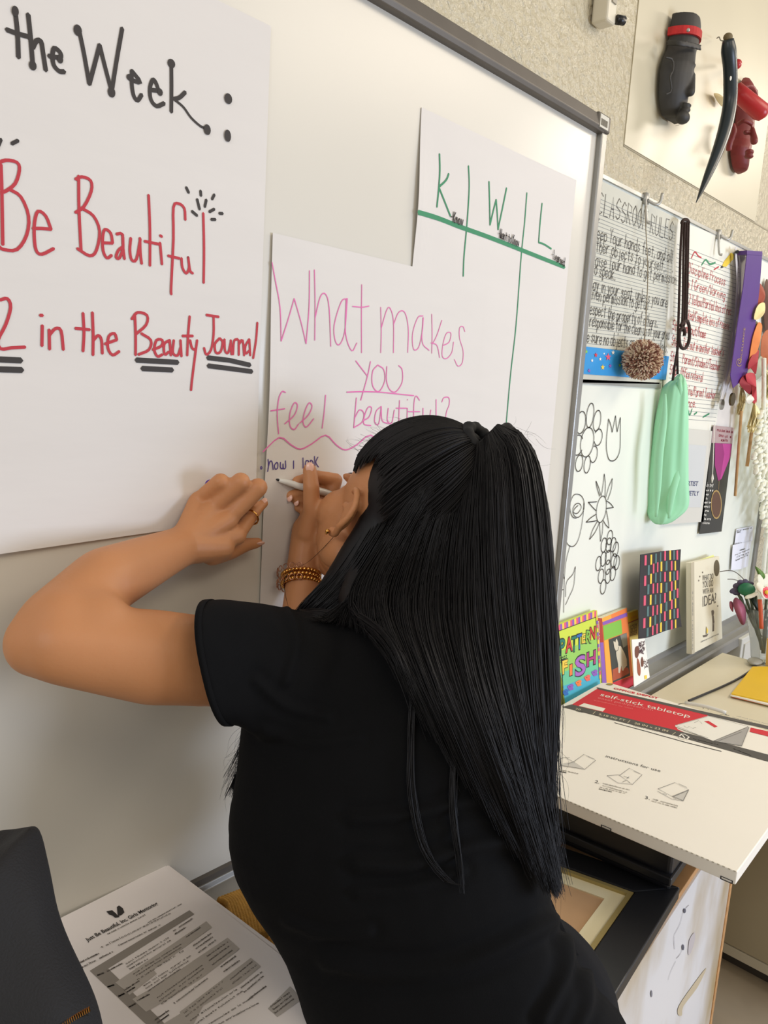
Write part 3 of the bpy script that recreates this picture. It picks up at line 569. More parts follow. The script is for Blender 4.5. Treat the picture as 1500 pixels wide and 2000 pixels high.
# ---- autumn leaves, raffia tassels, sticks, crochet at the frame's right edge
def leaf(pts, rgb, y, nm, lab, c=c1):
    pl = PL((0, y, 0), (1, y, 0), (0, y, 1)); o = MB(); P = [pl.P(*p) for p in c(*pts)]; P = cr(P, 4, True); cen = sum(P)/len(P)+np.array((0, -.012, 0)); n = len(P)
    A_ = sum((np.cross(P[i]-P[0], P[i+1]-P[0]) for i in range(1, n-1)), np.zeros(3)); P = P if A_@pl.n > 0 else P[::-1]
    o.add(P+[cen]+[p+np.array((0, .0012, 0)) for p in P]+[cen+np.array((0, .0012, 0))], [(i, (i+1) % n, n) for i in range(n)]+[((i+1) % n+n+1, i+n+1, 2*n+1) for i in range(n)]+[(i, i+n+1, (i+1) % n+n+1, (i+1) % n) for i in range(n)])
    tag(o.build(nm, mat('leaf_'+nm+'%d' % rgb[0], rgb, .7, var=.12, vscale=25)), lab, 'leaf')
leaf([(690, 780), (760, 860), (790, 990), (740, 1110), (640, 1160), (650, 980)], (158, 66, 36), -.018, 'fabric_leaf', 'rust red fabric leaf at the top of the garland')
leaf([(700, 1110), (780, 1100), (780, 1250), (700, 1350), (610, 1360), (640, 1200)], (236, 216, 150), -.030, 'fabric_leaf', 'cream fabric leaf below the rust red one')
leaf([(690, 1410), (740, 1480), (700, 1700), (640, 1960), (560, 2100), (530, 2040), (580, 1700), (640, 1500)], (222, 128, 60), -.026, 'fabric_leaf', 'bright orange fabric leaf beside the purple ribbon')
leaf([(600, 1440), (660, 1400), (655, 1520), (595, 1580)], (110, 104, 52), -.016, 'fabric_leaf', 'small olive green fabric leaf')
leaf([(690, 40), (650, 160), (640, 420), (560, 330), (510, 340), (530, 210), (620, 60)], (166, 36, 44), -.030, 'fabric_leaf', 'dark red fabric leaf below the orange leaf', c2)
leaf([(470, 430), (560, 560), (570, 760), (460, 690), (370, 560)], (142, 30, 40), -.026, 'fabric_leaf', 'crimson fabric leaf under the ribbon point', c2)
leaf([(480, 420), (620, 420), (640, 640), (650, 880), (585, 870), (570, 640), (500, 560)], (184, 52, 62), -.034, 'fabric_leaf', 'long red fabric leaf above the first tassel', c2)
leaf([(720, 130), (770, 240), (750, 400), (650, 520), (620, 440), (650, 260)], (170, 174, 150), -.018, 'fabric_leaf', 'pale grey-green fabric leaf', c2)
leaf([(780, 820), (840, 760), (860, 1500), (800, 1600), (770, 1300)], (96, 62, 42), .010, 'fabric_leaf', 'dark brown leaf at the garland top right', c1)
leaf([(740, 1650), (860, 1560), (880, 2100), (780, 2200), (720, 1980)], (176, 98, 58), -.004, 'fabric_leaf', 'tan brown leaf at the frame edge', c1)
leaf([(720, 150), (860, 60), (870, 420), (780, 420)], (170, 108, 70), .000, 'fabric_leaf', 'brown leaf low on the right edge', c2)
leaf([(560, 750), (590, 800), (580, 870), (520, 910), (480, 830)], (238, 232, 214), -.03, 'fabric_petal', 'small white petal above the first tassel', c2)
def tassel(a, b_, w, rgb, lab, y):
    pl = PL((0, y, 0), (1, y, 0), (0, y, 1)); A0, B0 = pl.P(*a), pl.P(*b_); t = thing('raffia_tassel', lab, 'tassel', tuple(B0)); o = MB()
    for _ in range(150):
        e = B0+np.array((np.random.randn()*w*.5, np.random.randn()*w*.3, np.random.uniform(-.01, .02))); m_ = (A0+e)/2+np.array((np.random.randn()*w*.3, np.random.randn()*w*.2-.006, 0))
        P = cr([A0, m_, e], 4); ribbon(o, P, np.random.uniform(.002, .005), (np.random.randn()*.5, -1, 0))
    ob = o.build('raffia_strands', mat('raffia%d' % rgb[0], rgb, .8, var=.2, vscale=30), t); ob['kind'] = 'stuff'
    o = MB(); ball(o, A0, .006); o.build('knot', mat('raffia%d' % rgb[0], rgb, .8), t)
tassel(c2((610, 880))[0], c2((560, 1330))[0], .022, (252, 238, 184), 'pale straw raffia tassel below the red leaves', -.03)
tassel(c2((800, 380))[0], c2((790, 790))[0], .022, (252, 234, 170), 'straw raffia tassel at the right edge', -.03)
tassel(c2((400, 620))[0], c2((370, 1050))[0], .012, (230, 212, 160), 'thin faded raffia tassel behind the bronze medal', -.004)
for a, b_, r, lab, y in ((c2((400, 1020))[0], c3((298, 570))[0], .0045, 'long thin wooden dowel hanging below the leaves', -.012), (c2((570, 1340))[0], c3((492, 90))[0], .0055, 'short wooden dowel beside the crochet', -.012)):
    pl = PL((0, y, 0), (1, y, 0), (0, y, 1)); o = MB(); A0, B0 = pl.P(*a), pl.P(*b_); tube(o, [A0, B0], r, 10); tag(o.build('wooden_dowel', mat('dowel_wood', (186, 144, 92), .6, var=.15, vscale=40)), lab, 'stick')
t = thing('crocheted_scarf', 'thick cream crocheted scarf hanging at the right edge', 'scarf', tuple(onw(1497, 1160, -.06)))
m_cr = mat('cream_yarn', (232, 232, 214), .95, bump=.5, bscale=120); o = MB()
for j in range(34):
    f_ = j/33; y = 790+f_*270
    xl = np.interp(y, [790, 860, 900, 950, 1000, 1060], [1488, 1474, 1471, 1478, 1486, 1497])
    k = 0; x = xl+4
    while x < 1535: c = onw(x+random.uniform(-3, 3), y+3*math.sin(k)+random.uniform(-2, 2), -.05+random.uniform(-.006, .006)); a_ = random.uniform(.2, 1.0); ell(o, c, [(.015*math.cos(a_), 0, .015*math.sin(a_)), (0, .009, 0), (-.0055*math.sin(a_), 0, .0055*math.cos(a_))], 8, 6); x += 5.5; k += 1
ob = o.build('crochet_stitches', m_cr, t, True); ob['kind'] = 'stuff'
o = MB()
for k in range(5):
    P = cr([onw(1500+k*7-8*(k == 0), y_, -.05) for y_ in (700, 760, 830)]+[onw(1503+k*6, 1000, -.05), onw(1494+k*8, 1080, -.055), onw(1486+k*8, 1180, -.06)], 5); tube(o, P, .007, 8)
o.build('fringe_strand', m_cr, t, True)['kind'] = 'stuff'
# ---- notes pinned low on the far board
for pts, lab in ((c3((322, 1112), (592, 1060), (578, 1300), (420, 1345), (288, 1372)), 'white printed note above another, low by the board edge'), (c3((262, 1372), (565, 1300), (500, 1720), (380, 1765), (232, 1782)), 'lower white note with a few printed lines')):
    pl = PL((0, .014-.002*(lab[0] == 'l'), 0), (1, .014-.002*(lab[0] == 'l'), 0), (0, .014-.002*(lab[0] == 'l'), 1)); ob = card(pl, pts, .0008, mat('note_paper', (232, 232, 240), .7), None, 'paper_note'); tag(ob, lab, 'note')
    ar = [((325, 1150), (570, 1100)), ((330, 1175), (390, 1165)), ((290, 1362), (410, 1345))] if lab[0] == 'w' else [((375, 1465), (460, 1440)), ((300, 1545), (535, 1450)), ((300, 1590), (530, 1500)), ((300, 1635), (512, 1540))]
    for a, b_ in ar: oo = scr(pl, c3(a)[0], c3(b_)[0], .006, .0016, None, None, 12); oo.build('small_print', K_gry, ob)['kind'] = 'stuff'

# ================================================================ carved masks, horn, bracket on the wall
def loft(mb, rows, x0=None, prot=1.1, c=cM, yb=.026, base=None, seg=28):
    vs = []; n = len(rows)
    for (y, l, r_) in rows:
        (lx, ly), (rx, ry) = c((l, y), (r_, y)); A0 = onw(lx, ly, yb); px_m = float((A0-CAM)@CF)/F; w = (rx-lx)*px_m/(.685+math.sqrt(.469+.527*prot**2))
        for k in range(seg):
            th = 2*math.pi*k/seg; vs.append((A0[0]+w+w*math.cos(th), yb-max(0, math.sin(th))*w*prot+(.0 if math.sin(th) >= 0 else .0), A0[2]))
    mb.add(vs, [(i*seg+k, (i+1)*seg+k, (i+1)*seg+(k+1) % seg, i*seg+(k+1) % seg) for i in range(n-1) for k in range(seg)]+[tuple(range(seg)), tuple(range(n*seg-1, (n-1)*seg-1, -1))])
t = thing('carved_mask', 'black carved head mask with tall hat and red band, high on the wall', 'mask', tuple(onw(1322, 240, .0)))
o = MB(); rb = [(112, 692, 962), (180, 682, 972), (250, 672, 968), (330, 660, 952), (395, 650, 930), (440, 632, 926), (520, 600, 922), (600, 585, 905), (700, 578, 885), (790, 576, 862), (850, 580, 850), (920, 588, 845), (970, 602, 826), (1005, 640, 800), (1035, 700, 780)]
loft(o, rb)
def mp(x, y, dy): return onw(*cM((x, y))[0], dy)
capsule(o, mp(872, 630, -.022), mp(852, 770, -.032), .006, .010); ell(o, mp(785, 985, -.022), [(.020, 0, 0), (0, .016, 0), (0, 0, .014)]); ell(o, mp(815, 885, -.024), [(.014, 0, 0), (0, .012, 0), (0, 0, .005)]); ell(o, mp(808, 925, -.024), [(.013, 0, 0), (0, .012, 0), (0, 0, .005)])
tube(o, cr([mp(785, 590, -.016), mp(830, 550, -.024), mp(895, 545, -.030)], 4), .0035, 8); tube(o, cr([mp(790, 640, -.016), mp(830, 660, -.020), mp(870, 650, -.024)], 4), .003, 8); ell(o, mp(835, 620, -.022), [(.012, 0, 0), (0, .008, 0), (0, 0, .006)])
for y_ in (345, 375):
    tube(o, cr([mp(656, y_-4, .012), mp(760, y_+2, -.018), mp(860, y_+18, -.030), mp(938, y_+40, -.034)], 4), .0030, 8)
tube(o, cr([mp(640, 480, .002), mp(700, 500, -.006), mp(705, 590, -.008), mp(680, 640, -.008), mp(690, 760, -.006), mp(640, 790, .0)], 4), .0030, 8)
remesh(o, 'carved_head', .003, mat('blackened_wood', (52, 50, 46), .6, var=.12, vscale=40), t, 3)
o = MB(); loft(o, [(228, 664, 984), (262, 660, 982), (296, 656, 976)], prot=1.1, seg=40); o.build('red_band', mat('red_cloth_band', (190, 34, 34), .7, var=.2, vscale=60), t)
o = MB(); ball(o, mp(832, 252, -.024), .004); o.build('silver_stud', m_alul, t)
t = thing('carved_mask', 'dark red carved wooden face mask with a red knob, behind the horn', 'mask', tuple(onw(1440, 335, 0)))
o = MB(); loft(o, [(648, 1290, 1352), (690, 1262, 1395), (760, 1245, 1418), (830, 1240, 1420), (900, 1230, 1418), (1000, 1222, 1412), (1080, 1215, 1408), (1160, 1205, 1398), (1230, 1180, 1385), (1300, 1180, 1372), (1370, 1190, 1362), (1410, 1198, 1345), (1440, 1212, 1290)])
tube(o, cr([mp(1250, 1040, -.004), mp(1300, 1010, -.022), mp(1370, 1040, -.036)], 4), .006, 8); capsule(o, mp(1370, 1080, -.036), mp(1385, 1180, -.050), .006, .010); ell(o, mp(1320, 1110, -.026), [(.013, 0, 0), (0, .008, 0), (0, 0, .006)])
ell(o, mp(1345, 1270, -.036), [(.014, 0, 0), (0, .012, 0), (0, 0, .006)]); ell(o, mp(1340, 1310, -.034), [(.013, 0, 0), (0, .012, 0), (0, 0, .006)]); tube(o, cr([mp(1200, 1040, .0), mp(1215, 1100, -.006), mp(1180, 1200, .0), mp(1170, 1260, .004)], 4), .008, 8)
for k in range(4): tube(o, cr([mp(1300+k*20, 730+k*12, -.03), mp(1360+k*12, 720+k*18, -.04), mp(1405, 770+k*20, -.04)], 4), .005, 8)
remesh(o, 'carved_head', .003, mat('red_stained_wood', (118, 34, 30), .5, var=.25, vscale=22), t, 2)
o = MB(); tube(o, [mp(1215, 740, -.035), mp(1222, 746, -.036), mp(1290, 808, -.055), mp(1440, 935, -.09), mp(1465, 955, -.096), mp(1476, 963, -.098)], [.010, .019, .0205, .022, .018, .008], 18); o.build('red_cylinder', mat('red_lacquer', (176, 32, 34), .35), t, True)
o = MB(); ball(o, mp(1240, 537, -.045), .0115, 14, 10); tube(o, [mp(1240, 537, .0), mp(1240, 537, -.045)], .004, 8); tag(o.build('red_knob', mat('red_lacquer', (176, 32, 34), .35), None, True), 'small round red knob behind the top of the horn', 'knob')
t = thing('horn', 'long curved dark blue-black horn hanging point down between the masks', 'horn', tuple(mp(897, 1697, -.04)))
o = MB(); hc = [(1166, 330, 38), (1170, 420, 52), (1182, 550, 50), (1186, 700, 50), (1182, 850, 50), (1158, 1000, 50), (1118, 1150, 47), (1062, 1310, 40), (1000, 1460, 30), (945, 1590, 17), (897, 1697, 2)]
P = cr([np.array([*mp(x, y, -.085), r_/4.286*1.32e-3]) for x, y, r_ in hc], 4); tube(o, [p[:3] for p in P], [p[3] for p in P], 18); o.build('horn_body', mat('dark_horn', (36, 46, 50), .35, var=.3, vscale=5), t, True)
o = MB(); ell(o, mp(1165, 312, -.085), [(.011, 0, 0), (0, .010, 0), (0, 0, .009)]); o.build('worn_root', mat('horn_root', (110, 96, 66), .8, bump=.4, bscale=150), t, True)
o = MB(); tube(o, cr([mp(1135, 340, -.08), mp(1105, 338, -.04), mp(1090, 310, .0), mp(1072, 320, .02)], 4), .0014, 6); o.build('hanging_wire', m_alud, t)
o = MB(); ell(o, mp(1187, 655, -.101), [(.003, 0, 0), (0, .002, 0), (0, 0, .005)]); o.build('white_inlay', K_wht, t)
ob = leaf([(1050, 782), (1100, 790), (1125, 830), (1120, 890), (1075, 840)], (206, 190, 140), .020, 'paper_scrap', 'small cream paper scrap stuck to the wall beside the horn', cM)
t = thing('wall_bracket', 'white metal bracket with dark end cap at the top edge of the wall', 'bracket', tuple(onw(1190, 50, .0)))
P0 = onw(1190, 46, .0); o = MB(); box(o, P0[0]-.018, P0[0]+.018, -.005, .032, P0[2], P0[2]+.16); bevel(o.build('bracket_arm', mat('cream_enamel', (214, 206, 184), .35), t), .006, 3)
o = MB(); box(o, P0[0]-.008, P0[0]+.008, -.008, -.004, P0[2]+.035, P0[2]+.16); o.build('slot', mat('slot_grey', (160, 152, 134), .5), t)
o = MB(); tube(o, [P0+np.array((.018, -.006, .012)), P0+np.array((.034, -.012, .014))], .009, 14); o.build('end_cap', m_bpx := mat('black_plastic', (24, 23, 24), .35), t, True)
# ================================================================ things on the far tray and tables
def lean(bl, br, tl, tr, yb=-.05, yt=-.02):
    a, b_, c = onw(*bl, yb), onw(*br, yb), onw(*tl, yt); return PL(a, b_, c)
# weaving
wv = PL((0, -.028, 0), (1, -.028, 0), (0, -.028, 1))
t = thing('paper_weaving', 'black paper woven with pink, yellow and teal strips, above the tray', 'artwork', tuple(wv.P(1290, 1240)))
Wc = [np.array(p) for p in ((1251, 1083.5), (1330, 1073), (1331.5, 1224), (1247, 1249.5))]
card(wv, [(1251, 1083.5), (1290, 1077), (1330, 1073), (1328, 1110), (1326, 1150), (1327, 1190), (1331.5, 1224), (1300, 1232), (1270, 1244), (1247, 1249.5), (1249, 1170)], .0012, mat('black_construction_paper', (52, 49, 50), .85), t, 'backing_paper')
def wst(s, q): return tuple((Wc[0]*(1-s)+Wc[1]*s)*(1-q)+(Wc[3]*(1-s)+Wc[2]*s)*q)
rowsW = [[(.13, K_pnk, .065), (.27, K_yel, .05), (.385, K_teal, .05), (.50, K_teal, .04), (.61, K_pnk, .05), (.735, K_yel, .05), (.83, K_teal, .05), (.91, K_pnk, .05)], [(.21, K_teal, .06), (.33, K_pnk, .045), (.43, K_pnk, .04), (.52, K_yel, .05), (.645, K_teal, .06), (.77, K_pnk, .05), (.86, K_yel, .04)]]
for r_ in range(8):
    for s, m_, w_ in rowsW[r_ % 2]:
        q0 = r_*.125+.006+.012*math.sin(s*7+r_); q1 = q0+.119
        if q1 > .995: q1 = .995
        w_ *= .78; card(PL((0, -.0288, 0), (1, -.0288, 0), (0, -.0288, 1)), [wst(s-w_/2, q0), wst(s+w_/2, q0), wst(s+w_/2, q1), wst(s-w_/2, q1)], .0007, m_, t, 'paper_strip')
# idea book
bp_ = lean((1356, 1278), (1411, 1247), (1356, 1103), (1405, 1087), -.052, -.012)
t = thing('picture_book', 'cream hardback reading WHAT DO YOU DO WITH AN IDEA? with a brown oval sticker', 'book', tuple(bp_.P(1380, 1262)))
m_cv = mat('cream_cover', (226, 218, 192), .45)
card(bp_, [(1350, 1099), (1405, 1086.5), (1411, 1247), (1351, 1278)], .016, m_cv, t, 'cover', bev=.0012)
flat(bp_, [(1349.5, 1099.5), (1356, 1098), (1357, 1276), (1351, 1278)], C_('spine_grey', (186, 176, 150)), t, 'spine')
sp = scr(bp_, (1353.5, 1270), (1353.5, 1150), .006, .0016, None, None, 22); sp.build('spine_lettering', K_gry, t)['kind'] = 'stuff'
for s, a, b_, h in (("WHAT DO", (860, 675), (968, 655), .019), ("YOU DO", (862, 742), (965, 722), .021), ("WITH AN", (864, 805), (965, 785), .017), ("IDEA?", (864, 925), (995, 885), .033)): ptext(bp_, s, cV(a)[0], cV(b_)[0], h, C_('grey_ink', (92, 86, 76)), t)
flat(bp_, cV(*circ(1000, 547, 27, 80, 22)), C_('brown_sticker', (96, 84, 56)), t, 'oval_sticker', .0009)
fg = C_('sketch_ink', (100, 88, 72))
for pts in ([(948, 965), (965, 955), (975, 975), (970, 1005), (952, 1010)], [(955, 1008), (970, 1008), (978, 1080), (960, 1085)], [(960, 1080), (966, 1080), (968, 1165), (958, 1168)], [(968, 1080), (975, 1080), (974, 1160), (966, 1165)], [(862, 1205), (885, 1200), (918, 1188), (905, 1215), (870, 1225)], [(895, 1120), (900, 1120), (903, 1190), (892, 1192)]): flat(bp_, cV(*pts), fg, t, 'cover_sketch')
flat(bp_, cV((898, 1120), (915, 1150), (912, 1180), (900, 1185)), K_yel, t, 'cover_sketch')
for x, y in ((862, 590), (835, 630), (825, 670), (1010, 918)): flat(bp_, cV(*circ(x, y, 5, 9, 8)), fg, t, 'speck')
sp = scr(bp_, cV((845, 1275))[0], cV((1020, 1195))[0], .005, .0012, None, None, 26); sp.build('author_lettering', K_gry, t)['kind'] = 'stuff'
pn_ = PL(*[bp_.P(1380, 1090)+bp_.n*-.010+np.array(d_) for d_ in ((0, 0, 0), (1, 0, 0), (0, .02, 1))]); ob = card(pn_, cV((770, 490), (865, 455), (968, 418), (975, 440), (960, 520), (790, 540)), .0006, mat('yellow_note_paper', (226, 230, 150), .7), None, 'sticky_note'); tag(ob, 'pale yellow-green note sticking up behind the cream book', 'note')
# cat book
bc_ = lean((1170, 1335), (1238, 1341), (1176, 1207), (1224, 1187), -.024, .0)
t = thing('picture_book', 'orange, green and purple book with a photo of a white cat', 'book', tuple(bc_.P(1205, 1335)))
cv = [(715, 207), (1082, 52), (1186, 1210), (800, 1330)]; card(bc_, cK((655, 200), (715, 207), (1082, 52), (1186, 1210), (800, 1340), (735, 1340)), .014, mat('book_pages', (228, 220, 190), .8), t, 'book_block', bev=.0008)
flat(bc_, cK(*cv), K_org, t, 'cover', .0005); flat(bc_, cK((655, 200), (718, 206), (738, 560), (690, 560)), C_('brick_red', (176, 58, 40)), t, 'spine', .0006); flat(bc_, cK((690, 560), (738, 560), (800, 1340), (735, 1340)), K_pur, t, 'spine', .0006)
flat(bc_, cK((718, 207), (850, 152), (858, 212), (724, 264)), C_('amber', (244, 170, 60)), t, 'colour_block', .0008); flat(bc_, cK((724, 264), (1086, 122), (1090, 178), (732, 312)), K_pur, t, 'colour_block', .0009)
flat(bc_, cK((732, 318), (1000, 226), (1016, 432), (752, 532)), K_grn, t, 'colour_block', .0010); flat(bc_, cK((750, 532), (812, 515), (872, 1145), (800, 1320), (795, 1320)), C_('amber', (244, 170, 60)), t, 'colour_block', .0008)
flat(bc_, cK((878, 1150), (1180, 1045), (1186, 1210), (860, 1320)), K_red, t, 'colour_block', .0008)
flat(bc_, cK((815, 520), (1080, 418), (1132, 1045), (880, 1150)), C_('photo_dark', (62, 66, 58)), t, 'photo', .0010); flat(bc_, cK((985, 455), (1080, 420), (1090, 600), (1030, 640)), C_('photo_grey', (132, 132, 116)), t, 'photo_wall', .0012)
flat(bc_, cK((872, 960), (960, 920), (1100, 930), (1120, 1010), (1000, 1075), (880, 1125)), C_('terracotta', (178, 84, 50)), t, 'photo_cushion', .0012)
flat(bc_, cK((885, 545), (900, 545), (915, 560), (925, 510), (935, 508), (955, 560), (958, 610), (995, 615), (1050, 720), (1080, 800), (1085, 900), (1045, 940), (1030, 975), (1010, 970), (1000, 900), (990, 960), (980, 1010), (960, 1005), (955, 880), (930, 760), (925, 690), (900, 640)), C_('cat_white', (214, 204, 176)), t, 'photo_cat', .0014)
lines(bc_, [cK((925, 690), (955, 670), (965, 625))], .0015, K_blk, t, 'photo_collar', .0018, 3)
sp = scr(bc_, cK((688, 520))[0], cK((672, 240))[0], .006, .0018, None, None, 10); sp.build('spine_lettering', K_cre, t)['kind'] = 'stuff'; sp = scr(bc_, cK((800, 425))[0], cK((915, 385))[0], .008, .0014, None, None, 6); sp.build('cover_lettering', K_org, t)['kind'] = 'stuff'
# pattern fish book
bf = lean((1117, 1355), (1172, 1327), (1087, 1222), (1166, 1192), -.020, .002)
t = thing('picture_book', 'bright lime and blue book titled PATTERN FISH with striped border', 'book', tuple(bf.P(1135, 1345)))
card(bf, cK((45, 318), (650, 88), (712, 1100), (712, 1420), (180, 1500), (150, 1330)), .010, C_('lime', (206, 222, 70)), t, 'book_block', bev=.001)
flat(bf, cK((60, 700), (655, 500), (670, 800), (110, 1010)), C_('leaf_green', (150, 206, 92)), t, 'cover_band', .0004); flat(bf, cK((110, 1010), (670, 800), (685, 1000), (150, 1200)), C_('aqua_green', (104, 198, 150)), t, 'cover_band', .0004); flat(bf, cK((150, 1200), (685, 1000), (700, 1400), (180, 1480)), C_('aqua', (74, 176, 196)), t, 'cover_band', .0004)
bcols = [K_yel, K_pnk, K_pur, C_('peach', (244, 180, 130))]
for k in range(20):
    f0, f1 = k/20, (k+1)/20; flat(bf, cK((45+f0*590, 318-f0*225), (45+f1*590, 318-f1*225), (50+f1*585, 405-f1*215), (50+f0*585, 405-f0*215)), bcols[k % 3], t, 'border_stripe', .0007)
for k in range(16):
    f0, f1 = k/16, (k+.86)/16; flat(bf, cK((633+f0*48, 190+f0*910), (655+f0*50, 183+f0*910), (655+f1*50, 183+f1*910), (633+f1*48, 190+f1*910)), bcols[(k*2) % 3], t, 'border_stripe', .0007)
lines(bf, [cK((50, 408), (632, 190)), cK((630, 190), (680, 1105))], .0016, K_blk, t, 'border_line', .0010)
T1 = C_('title_red', (200, 54, 44)); T2 = C_('title_green', (30, 120, 96)); T3 = C_('title_blue', (50, 110, 180)); T4 = C_('title_violet', (166, 104, 186)); 
for s, a, b_, h, m_ in (("P", (95, 745), (175, 720), .036, T2), ("A", (185, 712), (290, 672), .034, T1), ("T", (275, 700), (345, 675), .036, T2), ("T", (352, 668), (425, 640), .036, T3), ("E", (425, 575), (475, 560), .022, K_yel), ("R", (478, 565), (560, 560), .030, K_grn), ("N", (540, 520), (618, 500), .030, T1),
                         ("F", (135, 1030), (215, 1000), .032, K_yel), ("I", (245, 1048), (285, 1030), .026, K_org), ("S", (325, 1065), (480, 1000), .046, T4), ("H", (495, 915), (625, 865), .034, C_('title_magenta', (176, 54, 120)))):
    ptext(bf, s, cK((a[0]-4, a[1]+5))[0], cK((b_[0]+4, b_[1]+5))[0], h*1.05, K_blk, t, 'title_outline', .05, .0010); ptext(bf, s, cK(a)[0], cK(b_)[0], h, m_, t, 'title_letter', .02, .0014)
for x, y, m_ in ((262, 1215, K_pur), (380, 1155, K_org), (510, 1080, C_('coral', (232, 104, 84))), (615, 1005, K_pur), (190, 1290, T3)):
    flat(bf, cK((x-38, y+20), (x-50, y-10), (x-20, y-30), (x+15, y-48), (x+42, y-25), (x+28, y), (x+40, y+30), (x+5, y+45), (x-15, y+50)), m_, t, 'small_fish', .0012, 3); flat(bf, cK(*circ(x-12, y-5, 5, 6, 8)), K_blk, t, 'fish_eye', .0016)
flat(bf, cK((125, 870), (205, 830), (215, 920), (140, 960)), K_yel, t, 'cover_panel', .0010)
for k in range(3): sp = scr(bf, cK((108, 800+k*32))[0], cK((205, 760+k*30))[0], .004, .0012, None, None, 9); sp.build('author_lettering', K_blk, t)['kind'] = 'stuff'
# yellow book and picture card
by_ = lean((1229, 1330), (1262, 1310), (1226, 1203), (1246, 1190), -.008, .008)
t = thing('picture_book', 'yellow patterned book mostly hidden behind the white cat book', 'book', tuple(by_.P(1240, 1325)))
card(by_, cK((1085, 135), (1245, 82), (1252, 230), (1330, 900), (1340, 1130), (1180, 1200), (1120, 700)), .008, C_('mustard', (222, 190, 90)), t, 'book_block'); flat(by_, cK((1090, 140), (1245, 85), (1250, 215), (1105, 275)), C_('deep_yellow', (242, 184, 30)), t, 'title_band'); lines(by_, [cK((1105, 278), (1250, 218))], .003, C_('terracotta', (178, 84, 50)), t, 'band_line')
sp = scr(by_, cK((1140, 215))[0], cK((1225, 185))[0], .006, .0014, None, None, 6); sp.build('cover_lettering', K_org, t)['kind'] = 'stuff'
for k in range(7): sp = scr(by_, cK((1125, 330+k*24))[0], cK((1235, 295+k*24))[0], .005, .001, None, None, 10); sp.build('cover_pattern', K_brn, t)['kind'] = 'stuff'
bq = lean((1240, 1338), (1268, 1320), (1238, 1246), (1262, 1238), -.056, -.034)
t = thing('greeting_card', 'white card with a brown painted figure and scribbled writing, below the weaving', 'card', tuple(bq.P(1255, 1330)))
card(bq, cK((1155, 520), (1345, 500), (1418, 1070), (1190, 1215)), .002, K_wht, t, 'card'); flat(bq, cK((1205, 640), (1255, 615), (1260, 720), (1235, 790), (1205, 760)), K_brn, t, 'painted_head', .0008, 3); flat(bq, cK((1235, 800), (1262, 830), (1285, 950), (1275, 1050), (1240, 1000)), C_('rust', (158, 84, 54)), t, 'painted_body', .0008, 3)
flat(bq, cK((1290, 820), (1310, 770), (1330, 850), (1320, 910), (1295, 910)), K_brn, t, 'painted_hand', .0008, 3); flat(bq, cK((1340, 1045), (1375, 1040), (1380, 1090), (1345, 1105)), K_yel, t, 'yellow_patch', .0008)
sc_ = MB()
for _ in range(70): x, y = random.uniform(1262, 1345), random.uniform(540, 730); P = [bq.P(*cK((x+random.uniform(-14, 14), y+random.uniform(-14, 14)))[0], .001) for _ in range(4)]; ribbon(sc_, cr(P, 3), .0010, bq.n)
for _ in range(20): x, y = random.uniform(1330, 1390), random.uniform(800, 950); P = [bq.P(*cK((x+random.uniform(-14, 14), y+random.uniform(-20, 20)))[0], .001) for _ in range(3)]; ribbon(sc_, P, .0014, bq.n)
sc_.build('scribbled_writing', C_('ink_brown', (84, 54, 60)), t)['kind'] = 'stuff'

# far table with pedestal
m_top = mat('beige_laminate', (222, 212, 182), .4, var=.03, vscale=6); m_ped = mat('olive_grey_cabinet', (164, 153, 126), .5, var=.04, vscale=4)
t = thing('desk', 'beige-topped desk against the far board tray, under the yellow folder', 'desk', (2.0, -.35, 0)); TZ = .79
o = MB(); box(o, 1.675, 2.405, -.66, -.078, TZ-.03, TZ); bevel(o.build('desktop', m_top, t), .003)
o = MB(); box(o, 2.08, 2.385, -.62, -.08, .078, TZ-.03); bevel(o.build('pedestal', m_ped, t), .003)
o = MB(); box(o, 2.078, 2.387, -.622, -.078, .05, .077); o.build('bottom_strip', mat('pale_plinth', (190, 182, 160), .5), t)
o = MB(); box(o, 2.12, 2.35, -.58, -.10, 0, .05); o.build('plinth', mat('shaded_plinth', (60, 54, 46), .6), t)  # shade of the toe recess put into the plinth colour
o = MB(); box(o, 1.70, 1.73, -.12, -.09, 0, TZ-.03); o.build('leg', m_ped, t)
for k in range(3):
    o = MB(); box(o, 2.14, 2.375, -.634, -.62, .11+k*.21, .30+k*.21); d_ = o.build('drawer', m_ped, t); bevel(d_, .003); o = MB(); box(o, 2.20, 2.31, -.642, -.634, .24+k*.21, .255+k*.21); o.build('handle', m_alul, d_)
# cream cabinet beyond the desk end
t = thing('cabinet', 'pale grey metal cabinet beyond the desk end, behind the vase', 'cabinet', (2.9, -.2, 0))
o = MB(); box(o, 2.60, 3.5, -.075, .03, .0, .79); bevel(o.build('cabinet_body', mat('pale_cabinet', (200, 198, 188), .45), t), .003); o = MB(); box(o, 2.74, 2.744, -.078, -.07, .05, .78); o.build('door_gap', K_gry, t)
o = MB(); box(o, 2.62, 2.735, -.080, -.075, .05, .77); o.build('door_panel', mat('pale_cabinet', (200, 198, 188), .45), t)
